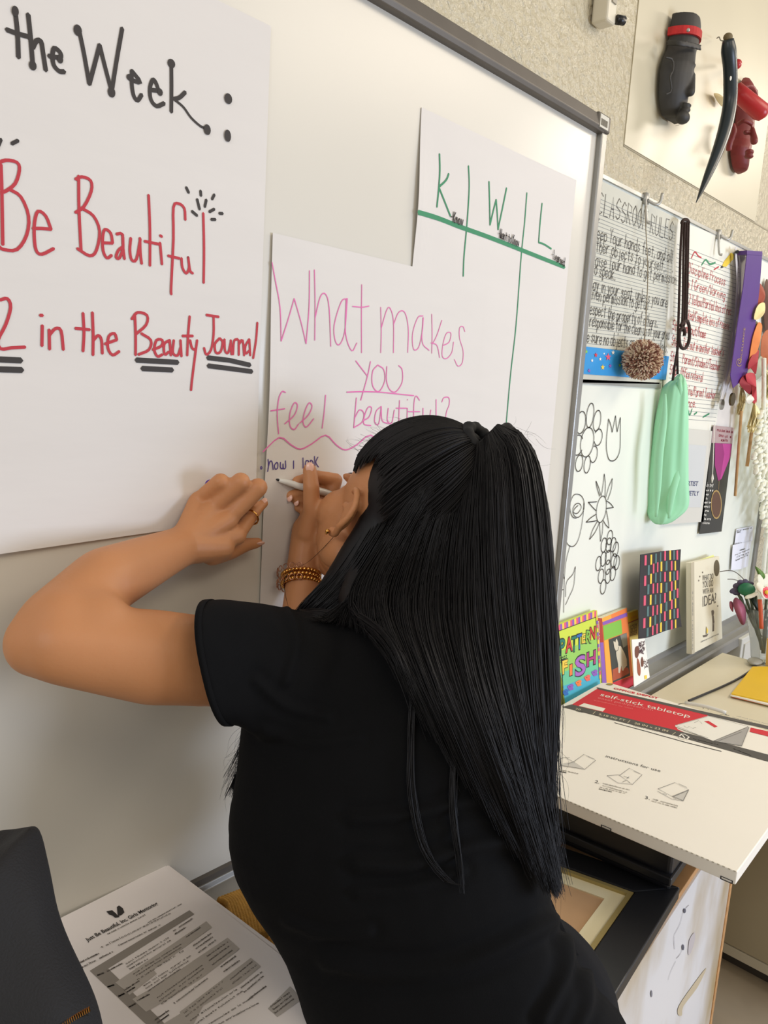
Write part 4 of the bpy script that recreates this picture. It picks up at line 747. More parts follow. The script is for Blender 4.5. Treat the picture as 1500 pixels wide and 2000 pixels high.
# yellow folder and papers
zf = PL((0, 0, TZ+.012), (1, 0, TZ+.012), (0, 1, TZ+.012)); t = thing('folder', 'yellow folder with colourful papers inside, lying on the far desk', 'folder', tuple(zf.P(1480, 1350)))
yp = cT((1250, 1062), (1395, 878), (1640, 878), (1640, 1150), (1500, 1118)); card(zf, yp, .003, mat('yellow_card', (232, 188, 30), .45), t, 'cover')
zf2 = PL((0, 0, TZ+.009), (1, 0, TZ+.009), (0, 1, TZ+.009))
card(zf2, cT((1244, 1072), (1395, 885), (1640, 885), (1640, 1170), (1500, 1135)), .0035, K_wht, t, 'papers'); card(PL((0, 0, TZ+.0056), (1, 0, TZ+.0056), (0, 1, TZ+.0056)), cT((1250, 1080), (1395, 895), (1640, 895), (1640, 1175), (1500, 1140)), .003, C_('scarlet', (206, 70, 50)), t, 'papers'); card(PL((0, 0, TZ+.0026), (1, 0, TZ+.0026), (0, 1, TZ+.0026)), cT((1245, 1082), (1395, 900), (1640, 900), (1640, 1180), (1500, 1145)), .0022, K_grn, t, 'papers')
o = MB(); zz = PL((0, 0, TZ+.004), (1, 0, TZ+.004), (0, 1, TZ+.004)); tube(o, cr([zz.P(*p) for p in cT((960, 1112), (1080, 1062), (1200, 1010), (1300, 960), (1390, 900), (1440, 850), (1500, 815))], 5), .0032, 8); tag(o.build('cable', m_bpx), 'black cable curving across the beige desktop to the folder', 'cable')
o = MB(); q = zz.P(*cT((1410, 855))[0]); ell(o, q+np.array((0, 0, .006)), [(.035, 0, 0), (0, .02, 0), (0, 0, .009)], 20, 10); tag(o.build('computer_mouse', mat('grey_plastic', (160, 156, 140), .4), None, True), 'small grey rounded object at the far desk corner', 'mouse')
o = MB(); q = onw(1478, 1290, -.16); P0 = onz(1497, 1250, TZ)
slab(o, [onx(*p, onz(1490, 1300, TZ)[0]) for p in c4((905, 1440), (960, 1440), (960, 1850), (885, 1845))], (.02, 0, 0)); tag(o.build('wooden_ruler', mat('ruler_wood', (220, 176, 90), .5)), 'upright wooden ruler behind the yellow folder', 'ruler')
# vase of artificial flowers
vc = onz(1487, 1292, TZ); vc = vc+np.array((.03, -.035, 0)); dv = float((vc-CAM)@CF)
def vp(x, y, dd=0.0): return at(*c4((x, y))[0], dv+dd)
t = thing('flower_vase', 'glass vase of pink, white and purple artificial flowers on the far desk', 'vase', tuple(vc))
m_gl = mat('vase_glass', (225, 230, 225), .08, trans=.9, var=.01); o = MB()
vb = [vp(850, 1800), vp(850, 1700), vp(840, 1500), vp(830, 1250), vp(825, 1000)]; tube(o, vb, [.032, .034, .034, .038, .044], 20); o.build('vase_body', m_gl, t, True)
m_stem = mat('stem_green', (66, 74, 46), .6); o = MB()
for a, b_ in (((660, 830), (830, 1500)), ((740, 800), (840, 1600)), ((900, 850), (850, 1650)), ((560, 740), (820, 1400)), ((480, 780), (780, 1300))): tube(o, cr([vp(*a), vp((a[0]+b_[0])/2-10, (a[1]+b_[1])/2), vp(*b_)], 4), .004, 7)
o.build('flower_stems', m_stem, t, True)['kind'] = 'stuff'
o = MB(); tube(o, cr([vp(800, 850, -.03), vp(815, 1050, -.035), vp(825, 1290, -.035)], 4), .0062, 9); o.build('orange_stem', C_('orange_red', (196, 84, 44)), t, True)
def petals(c, r, n, m_, nm, lay=2, up=(-.3, -.8, .4), el=.5):
    up = np.array(up, float); up /= np.linalg.norm(up); a1 = np.cross(up, (0, 0, 1)); a1 /= np.linalg.norm(a1); a2 = np.cross(up, a1)
    for l in range(lay):
        for k in range(n-l):
            th = 2*math.pi*(k+.5*l)/(n-l); d_ = a1*math.cos(th)+a2*math.sin(th); rr = r*(1-.35*l); o = MB(); ax_ = d_*math.cos(el+.4*l)+up*math.sin(el+.4*l); sd = np.cross(up, d_); ell(o, c+ax_*rr*.55, [ax_*rr*.55, sd*rr*.42, np.cross(ax_, sd)*rr*.09], 10, 6); o.build(nm, m_, t, True)
petals(vp(870, 760, -.04), .020, 7, mat('pink_petal', (232, 92, 100), .5), 'pink_petal', 3); o = MB(); ball(o, vp(905, 745, -.06), .006); o.build('flower_centre', K_yel, t, True)
petals(vp(860, 660, .0), .040, 6, mat('white_petal', (226, 224, 200), .5), 'white_petal', 1, el=.15)
o = MB(); ell(o, vp(670, 795, -.02), [CR*.020-CD*.006, CD*.008, CF*.004], 12, 8); o.build('white_petal', mat('white_petal', (226, 224, 200), .5), t, True)
m_dp = mat('dark_purple_petal', (70, 60, 80), .5)
for a, b_, w_ in (((520, 700), (355, 735), .010), ((500, 660), (400, 650), .010), ((540, 650), (480, 570), .011), ((600, 640), (560, 555), .011), ((640, 640), (650, 580), .014), ((520, 740), (400, 760), .008)):
    A0, B0 = vp(*a), vp(*b_); d_ = (B0-A0)/2; n_2 = np.cross(d_, CF); n_2 /= np.linalg.norm(n_2); o = MB(); ell(o, (A0+B0)/2, [d_*1.15, n_2*w_, CF*.003], 12, 8); o.build('purple_petal', m_dp, t, True)
o = MB(); ell(o, vp(600, 700, -.01), [CR*.026, CD*.020, CF*.018], 14, 10); o.build('green_calyx', mat('calyx_green', (24, 104, 66), .5), t, True)
def flatleaf(pts, m_, nm, dd=0.0):
    P = [vp(x, y, dd) for x, y in pts]; P = cr(P, 3, True); o = MB(); c = sum(P)/len(P)-CF*.004; n = len(P); o.add(P+[c, c+CF*.006], [(i, (i+1) % n, n) for i in range(n)]+[((i+1) % n, i, n+1) for i in range(n)]); return o.build(nm, m_, t, True)
flatleaf([(730, 350), (850, 440), (880, 525), (800, 570), (760, 450)], mat('leaf_green2', (92, 128, 52), .5), 'green_leaf'); flatleaf([(400, 870), (430, 825), (480, 840), (560, 930), (595, 1050), (580, 1210), (520, 1225), (450, 1080), (400, 950)], mat('mauve_petal', (160, 84, 104), .55), 'mauve_petal', -.02); flatleaf([(345, 885), (395, 900), (400, 1040), (350, 980)], mat('mauve_petal', (160, 84, 104), .55), 'mauve_petal', -.01)
flatleaf([(590, 880), (640, 850), (735, 1000), (700, 1160), (650, 1080)], K_wht, 'paper_tag', .02); flatleaf([(480, 790), (540, 820), (575, 960), (520, 940)], m_stem, 'dark_leaf', .0); flatleaf([(660, 840), (720, 820), (800, 1040), (770, 1050)], mat('dark_leaf', (32, 46, 36), .5), 'dark_leaf', -.005)
o = MB(); tube(o, cr([vp(200, 435, .0), vp(330, 418), vp(430, 440), vp(540, 530), vp(620, 640)], 5), .0014, 6); tube(o, cr([vp(315, 548), vp(400, 550), vp(480, 572)], 5), .0012, 6); o.build('wire', m_alud, t)

# ================================================================ pad box, near desk, frame
BZ = .862; bx = PL((0, 0, BZ), (1, 0, BZ), (0, 1, BZ)); A_ = bx.P(1180, 1330); FR_ = bx.P(1440, 1703); 
u_ = np.array((.9985, .052, 0)); v_ = np.array((.058, -.9983, 0)); BR_ = A_+v_*.512
# box outline: A (back left), front right fixed by measurement
FRc = FR_; BRc = np.array([BR_[0], FRc[1]+(BR_[0]-FRc[0])*.03, BZ]); FLc = A_+(FRc-BRc)
t = thing('easel_pad_box', 'flat white cardboard box of self-stick tabletop easel paper on the desk', 'box', tuple((A_+FRc)/2-np.array((0, 0, .022))))
m_bx = mat('white_cardboard', (246, 240, 226), .5, var=.02, vscale=5); ch = .012
o = MB(); slab(o, [A_+(FLc-A_)*.0+(BRc-A_)*.03, BRc, FRc, FLc, A_+(FLc-A_)*.03], (0, 0, -.022)); bevel(o.build('carton', m_bx, t), .0015)
o = MB()
for k in range(62):   # perforated front edge
    f_ = (k+.3)/62; P = FLc*(1-f_)+FRc*f_; e = (FRc-FLc)/np.linalg.norm(FRc-FLc); nrm = np.cross(e, (0, 0, 1)); nrm = nrm if nrm@(CAM-P) > 0 else -nrm; obox(o, P+nrm*-.0006+np.array((0, 0, -.0012)), e*.0035, nrm*.0012, (0, 0, .0014))
o.build('perforation', mat('cut_card_edge', (190, 182, 162), .7), t)['kind'] = 'stuff'
e = (FRc-FLc)/np.linalg.norm(FRc-FLc)
for f_ in (.27, .56, .955):
    P = FLc*(1-f_)+FRc*f_+np.array((0, 0, -.022)); nrm = np.cross(e, (0, 0, 1)); nrm = nrm if nrm@(CAM-P) > 0 else -nrm; o = MB(); obox(o, P+nrm*.0003, e*.018, nrm*.0006, (0, 0, .0012)); obox(o, P+nrm*.0003, e*.0015, nrm*.0006, (0, 0, .005)); obox(o, P+e*.0165+nrm*.0003, e*.0015, nrm*.0006, (0, 0, .005)); obox(o, P+nrm*.0003+np.array((0, 0, .0045)), e*.018, nrm*.0006, (0, 0, .0009)); o.build('tab_slot', K_blk, t)
K_bxr = C_('box_red', (214, 40, 52)); K_bxg = C_('box_grey', (84, 80, 74))
flat(bx, cB((372, 148), (1100, 330), (1080, 350), (1040, 372), (960, 385), (880, 395), (900, 425), (950, 448), (415, 318), (190, 262)), K_bxr, t, 'red_label')
flat(bx, cB((358, 143), (1500, 402), (1560, 420), (1560, 440), (1500, 425), (370, 158)), K_bxg, t, 'grey_band', .0008); flat(bx, cB((130, 275), (192, 258), (950, 446), (1500, 592), (1560, 610), (1510, 640), (1470, 630), (900, 470)), K_bxg, t, 'grey_band', .0008)
flat(bx, cB((1385, 412), (1560, 450), (1560, 485), (1378, 440)), K_bxr, t, 'red_label', .0008)
flat(bx, cB((275, 250), (418, 285), (400, 306), (240, 268)), m_bx, t, 'white_tag', .0009); sp = scr(bx, cB((272, 266))[0], cB((380, 292))[0], .005, .0012, None, None, 13); sp.build('tag_lettering', K_bxr, t)['kind'] = 'stuff'
ptext(bx, "OFFICE DEPOT", cB((470, 155))[0], cB((768, 222))[0], .011, K_bxr, t, bold=.03); ptext(bx, "self-stick tabletop", cB((380, 200))[0], cB((978, 348))[0], .021, K_wht, t, lift=.0010); ptext(bx, "easel pad/pizarrón", cB((365, 218))[0], cB((732, 302))[0], .012, C_('label_pink', (240, 140, 140)), t, lift=.0010)
ptext(bx, "autoadhesivo de mesa", cB((340, 232))[0], cB((600, 290))[0], .006, C_('label_pink', (240, 140, 140)), t, lift=.0010)
ptext(bx, "20", cB((216, 290))[0], cB((250, 298))[0], .009, K_cre, t, lift=.0012); ptext(bx, "5.18 SQ FT", cB((372, 328))[0], cB((548, 370))[0], .010, K_cre, t, lift=.0012); ptext(bx, "20 IN x 23 IN", cB((608, 388))[0], cB((832, 442))[0], .011, K_cre, t, lift=.0012)
for a, b_ in (((220, 302), (268, 312)), ((375, 342), (480, 366)), ((600, 400), (830, 454)), ((1000, 488), (1170, 530)), ((1270, 555), (1385, 600))): sp = scr(bx, cB(a)[0], cB(b_)[0], .004, .001, None, None, 18); sp.build('small_print', C_('light_print', (150, 144, 134)), t)['kind'] = 'stuff'
lines(bx, [cB((334, 322), (350, 306)), cB((566, 380), (582, 364)), cB((862, 460), (884, 444))], .0012, K_cre, t, 'divider', .0012)
lines(bx, [cB((905, 475), (925, 455), (950, 458)), cB((950, 460), (975, 475), (960, 490)), cB((945, 490), (915, 485), (908, 470)), cB((930, 462), (945, 482))], .003, K_wht, t, 'recycling_symbol', .0014)
lines(bx, [cB((480, 380), (700, 440), (950, 510), (1188, 570))], .0028, K_blk, t, 'cut_slot', .0006)
lines(bx, [cB((500, 384), (700, 437), (950, 506), (1150, 557))], .0010, K_wht, t, 'slot_edge', .0010)
# printed easel picture
flat(bx, cB((1375, 408), (1325, 535), (1140, 500)), C_('photo_grey2', (170, 166, 160)), t, 'easel_picture', .0010); flat(bx, cB((1100, 335), (1370, 405), (1135, 502), (880, 405), (905, 390)), K_wht, t, 'easel_picture', .0012)
flat(bx, cB((1075, 370), (1105, 368), (1165, 405), (1145, 412)), K_bxr, t, 'easel_picture', .0015); lines(bx, [cB((1100, 335), (1370, 405)), cB((1375, 408), (1325, 535)), cB((1325, 535), (1140, 500)), cB((890, 400), (1135, 502), (1370, 405)), cB((1130, 505), (1320, 530)), cB((1170, 500), (1325, 440)), cB((905, 392), (1100, 338)), cB((900, 420), (1100, 480)), cB((1010, 380), (1040, 365), (1060, 385)), cB((940, 400), (960, 415), (975, 405), (1000, 418), (1020, 410))], .0009, K_gry, t, 'easel_picture_line', .0016)
ptext(bx, "instructions for use", cB((418, 608))[0], cB((782, 708))[0], .011, C_('dark_print', (70, 66, 60)), t); ptext(bx, "2.", cB((345, 778))[0], cB((375, 786))[0], .011, K_bxg, t); ptext(bx, "3.", cB((680, 885))[0], cB((712, 893))[0], .011, K_bxg, t)
dl = [[(205, 640), (275, 590), (352, 630), (280, 690), (205, 640)], [(115, 665), (280, 690)], [(150, 610), (205, 640), (165, 655)], [(290, 598), (345, 622)], [(105, 628), (140, 610), (180, 612)],
      [(512, 730), (578, 682), (662, 726), (598, 790), (512, 730)], [(428, 732), (512, 726)], [(428, 732), (500, 780), (598, 790)], [(605, 700), (645, 718)], [(540, 735), (575, 748)], [(530, 775), (560, 760), (580, 780)], [(560, 750), (575, 740)],
      [(768, 820), (880, 778), (972, 826), (862, 870), (768, 820)], [(972, 826), (935, 900)], [(935, 900), (860, 888), (765, 835)], [(862, 870), (935, 900)], [(905, 785), (960, 810)], [(870, 872), (965, 832)], [(800, 850), (825, 858)], [(870, 880), (890, 888)]]
lines(bx, [cB(*q) for q in dl], .0010, K_gry, t, 'instruction_drawing', .0010)
flat(bx, cB((970, 830), (935, 897), (872, 872)), C_('drawing_grey', (206, 202, 192)), t, 'instruction_drawing', .0007); flat(bx, cB((118, 655), (195, 640), (278, 688), (120, 663)), C_('drawing_grey', (206, 202, 192)), t, 'instruction_drawing', .0007)
for a, b_ in (((105, 692), (238, 722)), ((110, 705), (160, 716)), ((400, 785), (580, 830)), ((393, 798), (560, 845)), ((380, 810), (560, 855)), ((375, 822), (460, 842)), ((735, 890), (905, 938)), ((725, 902), (900, 950))): sp = scr(bx, cB(a)[0], cB(b_)[0], .0042, .0009, None, None, 22); sp.build('small_print', C_('faint_print', (186, 180, 168)), t)['kind'] = 'stuff'
for a, b_ in (((1290, 338), (1500, 392)), ((1262, 345), (1500, 405))): ptext(bx, "self-stick tabletop easel" if a[0] == 1290 else "easel pad with stand box", cB(a)[0], cB(b_)[0], .006, K_gry, t)
flat(bx, cB(*circ(445, 124, 22, 6, 16)), C_('amber_hole', (176, 150, 60)), t, 'finger_hole', .0006); lines(bx, [cB(*circ(445, 124, 22, 6, 16))], .0010, K_gry, t, 'hole_edge', .0009)
# carry handle of the box
o = MB(); hb_ = bx.P(*cB((1085, 290))[0]); 
for a, b_, r_ in (((945, 256), (1220, 322), .0045),):
    Pa, Pb = bx.P(*cB(a)[0])+np.array((0, 0, .003)), bx.P(*cB(b_)[0])+np.array((0, 0, .003)); tube(o, cr([Pa, (Pa+Pb)/2+np.array((0, 0, .003)), Pb], 5), r_, 8)
o.build('carry_handle', m_wpx := mat('white_plastic', (222, 218, 206), .35), t, True)
lines(bx, [cB((905, 256), (945, 250)), cB((1180, 325), (1240, 332)), cB((1210, 310), (1222, 328)), cB((1068, 285), (1075, 275), (1100, 280), (1102, 292))], .0022, K_blk, t, 'handle_slot', .0012)

# near desk (wood-edged, white scuffed end panel)
DZ = .72; t = thing('wooden_cabinet', 'low wooden cabinet with scuffed white side panel beneath the pad box', 'cabinet', (1.1, -.3, 0)); dx1 = onz(1340, 1680, DZ)
m_wood = mat('oak_edge', (200, 150, 96), .55, var=.18, vscale=14, stretch=(1, 1, 6)); yF = -.366
mw_ = bpy.data.materials.new('patchy_white_laminate'); mw_.use_nodes = True; nt = mw_.node_tree; b = nt.nodes['Principled BSDF']; b.inputs['Roughness'].default_value = .35
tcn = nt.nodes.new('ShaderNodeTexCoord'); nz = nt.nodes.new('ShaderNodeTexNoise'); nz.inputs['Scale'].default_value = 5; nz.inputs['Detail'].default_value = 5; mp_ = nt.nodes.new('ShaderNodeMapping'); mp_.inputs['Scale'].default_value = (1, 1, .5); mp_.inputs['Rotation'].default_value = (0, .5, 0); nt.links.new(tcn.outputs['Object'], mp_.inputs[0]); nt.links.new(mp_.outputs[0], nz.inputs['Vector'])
rmp = nt.nodes.new('ShaderNodeValToRGB'); rmp.color_ramp.elements[0].position = .30; rmp.color_ramp.elements[0].color = (*lin((176, 152, 104)), 1); rmp.color_ramp.elements[1].position = .56; rmp.color_ramp.elements[1].color = (*lin((226, 224, 222)), 1); nt.links.new(nz.outputs[0], rmp.inputs[0]); nt.links.new(rmp.outputs[0], b.inputs['Base Color'])  # noise blends the panel from white to tan patches
Xr = onw(1425, 1700, yF-.03)[0]
rot = math.radians(4.6)
def dk(x, y, z): c_, s_2 = math.cos(rot), math.sin(rot); x0, y0 = Xr, yF-.03; return np.array((x0+(x-x0)*c_-(y-y0)*s_2, y0+(x-x0)*s_2+(y-y0)*c_, z))
def dbox(x0, x1, y0, y1, z0, z1): o = MB(); slab(o, [dk(x0, y0, z0), dk(x1, y0, z0), dk(x1, y1, z0), dk(x0, y1, z0)], (0, 0, z1-z0)); return o
fy = yF-.03
bevel(dbox(.86, Xr, fy, -.09, DZ-.02, DZ).build('top_board', m_wood, t), .001)
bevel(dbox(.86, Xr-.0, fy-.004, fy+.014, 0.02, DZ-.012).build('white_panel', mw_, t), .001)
bevel(dbox(Xr, Xr+.018, fy-.006, -.10, 0, DZ-.0).build('end_board', m_wood, t), .001)
dbox(.86, .878, fy, -.10, 0, DZ-.02).build('end_board', m_wood, t); dbox(.86, Xr, fy, -.10, .0, .02).build('bottom_board', m_wood, t)
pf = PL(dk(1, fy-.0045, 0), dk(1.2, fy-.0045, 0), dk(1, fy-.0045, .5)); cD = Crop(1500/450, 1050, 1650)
lines(pf, [cD((985, 392), (965, 415), (945, 450), (930, 510), (905, 560), (888, 600), (892, 680)), cD((950, 660), (930, 710), (905, 740)), cD((900, 760), (870, 820), (850, 880))], .0012, C_('scuff', (120, 118, 124)), t, 'scuff_and_patch', .0006, 3)
flat(pf, cD(*circ(957, 430, 9, 16, 8)), C_('scuff_dark', (84, 84, 96)), t, 'scuff_and_patch'); flat(pf, cD(*circ(947, 668, 8, 20, 8)), C_('scuff_dark', (84, 84, 96)), t, 'scuff_and_patch'); flat(pf, cD(*circ(742, 970, 6, 24, 8)), C_('scuff', (120, 118, 124)), t, 'scuff_and_patch'); flat(pf, cD((1020, 572), (1026, 610), (1000, 700), (980, 710), (988, 620)), C_('stain', (188, 180, 178)), t, 'scuff_and_patch', smooth_=3); flat(pf, cD((1100, 800), (1040, 930), (950, 1050), (940, 1110), (915, 1105), (920, 1050), (1000, 930)), C_('tan_patch', (196, 180, 148)), t, 'scuff_and_patch', smooth_=3)  # scuff spots, a grey stain and a tan patch low on the panel
# picture frame lying on it
m_bw = mat('black_frame_wood', (26, 27, 30), .4); fz = DZ+.022; fp = PL((0, 0, fz), (1, 0, fz), (0, 1, fz)); t = thing('framed_print', 'black picture frame with gold lip and cream mat, lying flat on the cabinet', 'picture frame', tuple(dk(1.1, -.35, DZ)))
I0 = fp.P(1240, 1741); e1 = fp.P(1080, 1684)-I0; e2 = fp.P(1146, 1876)-I0; e1 /= np.linalg.norm(e1); e2 /= np.linalg.norm(e2)
Lw, Lh, bw_ = .24, .25, .056
c0 = I0; cs = [c0, c0+e1*Lw, c0+e1*Lw+e2*Lh, c0+e2*Lh]; oc = [c0-e1*bw_-e2*bw_, c0+e1*(Lw+bw_)-e2*bw_, c0+e1*(Lw+bw_)+e2*(Lh+bw_), c0-e1*bw_+e2*(Lh+bw_)]
for k in range(4):
    a, b_, c, d_ = oc[k], oc[(k+1) % 4], cs[(k+1) % 4], cs[k]; o = MB(); slab(o, [a, b_, c, d_], (0, 0, -.022)); bevel(o.build('frame_rail', m_bw, t), .002)
def ring4(s0, s1, z, th, m_, nm):
    for k in range(4):
        mid = sum(cs)/4
        def sh_(p, s): d_ = (p-mid); return p-e1*math.copysign(s, d_@e1)-e2*math.copysign(s, d_@e2)+np.array((0, 0, z))
        o = MB(); slab(o, [sh_(cs[k], s0), sh_(cs[(k+1) % 4], s0), sh_(cs[(k+1) % 4], s1), sh_(cs[k], s1)], (0, 0, -th)); o.build(nm, m_, t)
ring4(-.001, .009, -.002, .010, mat('old_gold', (178, 160, 104), .4, .4), 'gold_lip'); ring4(.009, .036, -.008, .003, mat('cream_mat', (236, 226, 188), .8), 'mat_board')
o = MB(); slab(o, [p+np.array((0, 0, -.010)) for p in cs], (0, 0, -.003)); o.build('print', mat('tan_print', (206, 168, 128), .15, var=.15, vscale=7), t)
# black case beneath the pad box
t = thing('black_case', 'black plastic case between the cabinet and the pad box', 'case', tuple(dk(1.25, -.35, DZ)))
bk = dbox(1.19, Xr-.015, fy+.006, -.12, DZ+.024, .836).build('case_body', mat('black_case_plastic', (20, 21, 26), .4), t); bevel(bk, .008, 3); bevel(dbox(1.18, Xr-.012, fy+.002, -.12, DZ+.040, DZ+.056).build('case_lip', mat('black_case_plastic', (20, 21, 26), .4), t), .003)

# ================================================================ lower left: handout, knit, shelf, jacket
HZ = .892; hpz = PL((0, 0, HZ), (1, 0, HZ), (0, 1, HZ)); t = thing('printed_handout', 'stack of printed mentoring schedule sheets with a butterfly logo, lower left', 'papers', tuple(hpz.P(330, 1850)-np.array((0, 0, .006))))
H0, H1 = hpz.P(44, 1831), hpz.P(322, 1690); hu = (H1-H0)/np.linalg.norm(H1-H0); hv = np.array((hu[1], -hu[0], 0)); HWd = float(np.linalg.norm(H1-H0)); HL = .42
def sheetbend(dx, dy, ang, z, nm):
    o = MB(); vs = []; N_ = 12; M_ = 14; c_, s_2 = math.cos(ang), math.sin(ang); u2 = hu*c_+hv*s_2; v2 = hv*c_-hu*s_2
    for j in range(M_+1):
        for i in range(N_+1):
            s, q = i/N_, j/M_; p = H0+u2*(dx+HWd*s)+v2*(dy+HL*q); p = p+np.array((0, 0, z-.004*(math.sin(math.pi*s)-.5)*0-.012*max(0, s-.8)*0)); vs.append(p)
    n = len(vs); vs += [p-np.array((0, 0, .0006)) for p in vs]; W_ = N_+1; fs = []
    for j in range(M_):
        for i in range(N_): k = j*W_+i; fs += [(k, k+1, k+W_+1, k+W_), (n+k, n+k+W_, n+k+W_+1, n+k+1)]
    ed = [i for i in range(W_)]+[j*W_+N_ for j in range(1, M_+1)]+[M_*W_+i for i in range(N_-1, -1, -1)]+[j*W_ for j in range(M_-1, 0, -1)]
    for a, b_ in zip(ed, ed[1:]+ed[:1]): fs.append((a, n+a, n+b_, b_))
    o.add(vs, fs); return o.build(nm, mat('handout_paper', (244, 236, 230), .7), t)
for k, (dx, dy, an) in enumerate(((0, 0, 0), (.003, -.002, .012), (.005, .001, -.01), (.002, .003, .02), (.006, -.001, .004))): sheetbend(dx, dy, an, -.0009*k, 'sheet')
cH = Crop(1500/620, 0, 1600); K_p = C_('page_black', (48, 44, 42)); K_pg = C_('page_grey', (190, 182, 172)); K_pd = C_('page_dark_grey', (150, 142, 132)); K_pt = C_('page_text', (120, 112, 104))
def hpoly(m_, *pts, lift=.0005, nm='table_cell'): flat(hpz, cH(*pts), m_, t, nm, lift)
hpoly(K_p, (502, 435), (530, 430), (548, 445), (556, 455), (552, 415), (562, 407), (580, 420), (588, 440), (575, 452), (560, 458), (566, 462), (545, 466), (530, 455), (515, 450), nm='butterfly_logo')
ptext(hpz, "Just Be Beautiful, Inc. Girls Mentoring", cH((412, 578))[0], cH((748, 402))[0], .0066, K_p, t, bold=.02)
for a, b_, h in (((510, 545), (695, 450), .003), ((470, 615), (810, 445), .0036), ((560, 600), (760, 500), .0028), ((360, 690), (470, 635), .0034), ((385, 705), (540, 625), .0034), ((700, 490), (860, 400), .002)): sp = scr(hpz, cH(a)[0], cH(b_)[0], h, .0006, None, None, 26); sp.build('small_print', K_pt, t)['kind'] = 'stuff'
hpoly(K_pd, (424, 716), (895, 430), (918, 448), (452, 742)); hpoly(K_pd, (424, 716), (495, 690), (780, 968), (690, 968), lift=.0004)
hpoly(K_pg, (545, 772), (975, 482), (1002, 510), (590, 808), lift=.0006); hpoly(K_pg, (590, 808), (640, 705), (700, 680), (740, 730), (612, 830), lift=.0005)
hpoly(K_pg, (625, 850), (740, 785), (1075, 560), (1132, 612), (960, 745), (795, 850), (690, 910), lift=.0006); hpoly(K_pg, (850, 910), (1185, 655), (1232, 695), (1130, 780), (960, 880), (915, 968), (870, 966), lift=.0007); hpoly(K_pg, (1265, 895), (1370, 790), (1428, 850), (1310, 935), lift=.0006); hpoly(K_pg, (770, 968), (850, 920), (900, 968), lift=.0006)
for k, (a, b_) in enumerate([((505, 722), (580, 682)), ((590, 690), (800, 560)), ((600, 700), (810, 572)), ((610, 712), (700, 662)), ((820, 530), (912, 470)), ((828, 545), (880, 512)), ((630, 735), (860, 590)), ((640, 745), (865, 602)), ((650, 760), (870, 622)), ((880, 560), (950, 512)), ((680, 790), (905, 645)), ((690, 802), (900, 665)), ((700, 815), (860, 705)), ((915, 600), (1000, 540)), ((925, 615), (1010, 555)), ((940, 632), (1022, 572)), ((740, 850), (960, 690)), ((755, 862), (965, 705)), ((765, 875), (960, 735)), ((980, 650), (1080, 580)), ((990, 670), (1085, 600)), ((1005, 690), (1100, 620)), ((815, 880), (985, 752)), ((870, 920), (1060, 765)), ((880, 935), (1065, 790)), ((1045, 700), (1120, 645)), ((1060, 722), (1135, 668)), ((900, 955), (1130, 800)), ((930, 968), (1150, 812)), ((1090, 760), (1200, 670)), ((1100, 780), (1215, 690)), ((1140, 800), (1240, 722)), ((1155, 820), (1250, 740)), ((960, 990), (1200, 840)), ((1000, 990), (1225, 870)), ((1180, 850), (1260, 790)), ((1280, 890), (1370, 820)), ((1290, 905), (1380, 835)), ((1300, 920), (1390, 850)), ((735, 950), (800, 905)), ((745, 965), (800, 925)), ((590, 810), (660, 765)), ((600, 820), (640, 795)), ((650, 860), (710, 828)), ((460, 740), (492, 728)), ((508, 795), (540, 785)), ((560, 840), (590, 825)), ((610, 890), (645, 872))]):
    sp = scr(hpz, cH(a)[0], cH(b_)[0], .0026, .00055, None, None, 24); sp.build('small_print', K_pt, t)['kind'] = 'stuff'
# low shelf with a knitted glove, pink binder
t = thing('shelf_unit', 'grey slatted shelf top below the near board tray', 'shelf', (.55, -.12, 0))
m_sl = mat('grey_slat', (128, 132, 136), .6, var=.08, vscale=20)
for k in range(5): o = MB(); box(o, .33, .78, -.078-.030*(k+1), -.074-.030*k, .775, .795); bevel(o.build('slat', m_sl, t), .002)
for x in (.335, .74): o = MB(); box(o, x, x+.025, -.22, -.08, 0, .775); o.build('leg', m_sl, t)
o = MB(); box(o, .36, .70, -.0755, -.071, .795, .836); ob = o.build('binder', mat('pink_cover', (200, 92, 128), .5)); tag(ob, 'thin pink binder edge showing behind the mustard knit', 'binder')
m_kn = mat('mustard_wool', (190, 142, 62), .95, var=.15, vscale=60, bump=.5, bscale=250)
kz = PL((0, 0, .845), (1, 0, .845), (0, 1, .845)); cN = Crop(5, 300, 1600)
kt = thing('knitted_scarf', 'mustard ribbed knitted scarf under the printed sheets', 'scarf', tuple(kz.P(490, 1790)-np.array((0, 0, .04))))
o = MB(); out = [kz.P(*p) for p in cN((560, 800), (700, 730), (860, 655), (930, 680), (985, 790), (1040, 900), (1085, 1020), (1110, 1160), (1000, 1250), (560, 1100), (300, 900))]
slab(o, out, (0, 0, -.045)); kb = o.build('knit_body', m_kn, kt); bevel(kb, .008, 3)
for k in range(11):
    o = MB(); f_ = k/10; P = cr([kz.P(*cN((640+f_*285, 790-f_*110))[0])+np.array((0, 0, .001)), kz.P(*cN((720+f_*250, 850-f_*60))[0])+np.array((0, 0, .004)), kz.P(*cN((760+f_*290, 980-f_*40))[0])+np.array((0, 0, .004)), kz.P(*cN((800+f_*300, 1150))[0])+np.array((0, 0, .002))], 6); tube(o, P, .0042, 8); o.build('rib', m_kn, kt, True)
o = MB(); kz2 = PL((0, 0, .83), (1, 0, .83), (0, 1, .83))
for k in range(6):
    P = cr([kz2.P(*cN((1120+k*30, 1180-k*4))[0]), kz2.P(*cN((1150+k*30, 1240))[0])+np.array((0, 0, .004)), kz2.P(*cN((1200+k*30, 1330))[0])], 5); tube(o, P, .005, 8)
ob = o.build('knit_cuff', m_kn, kt, True)
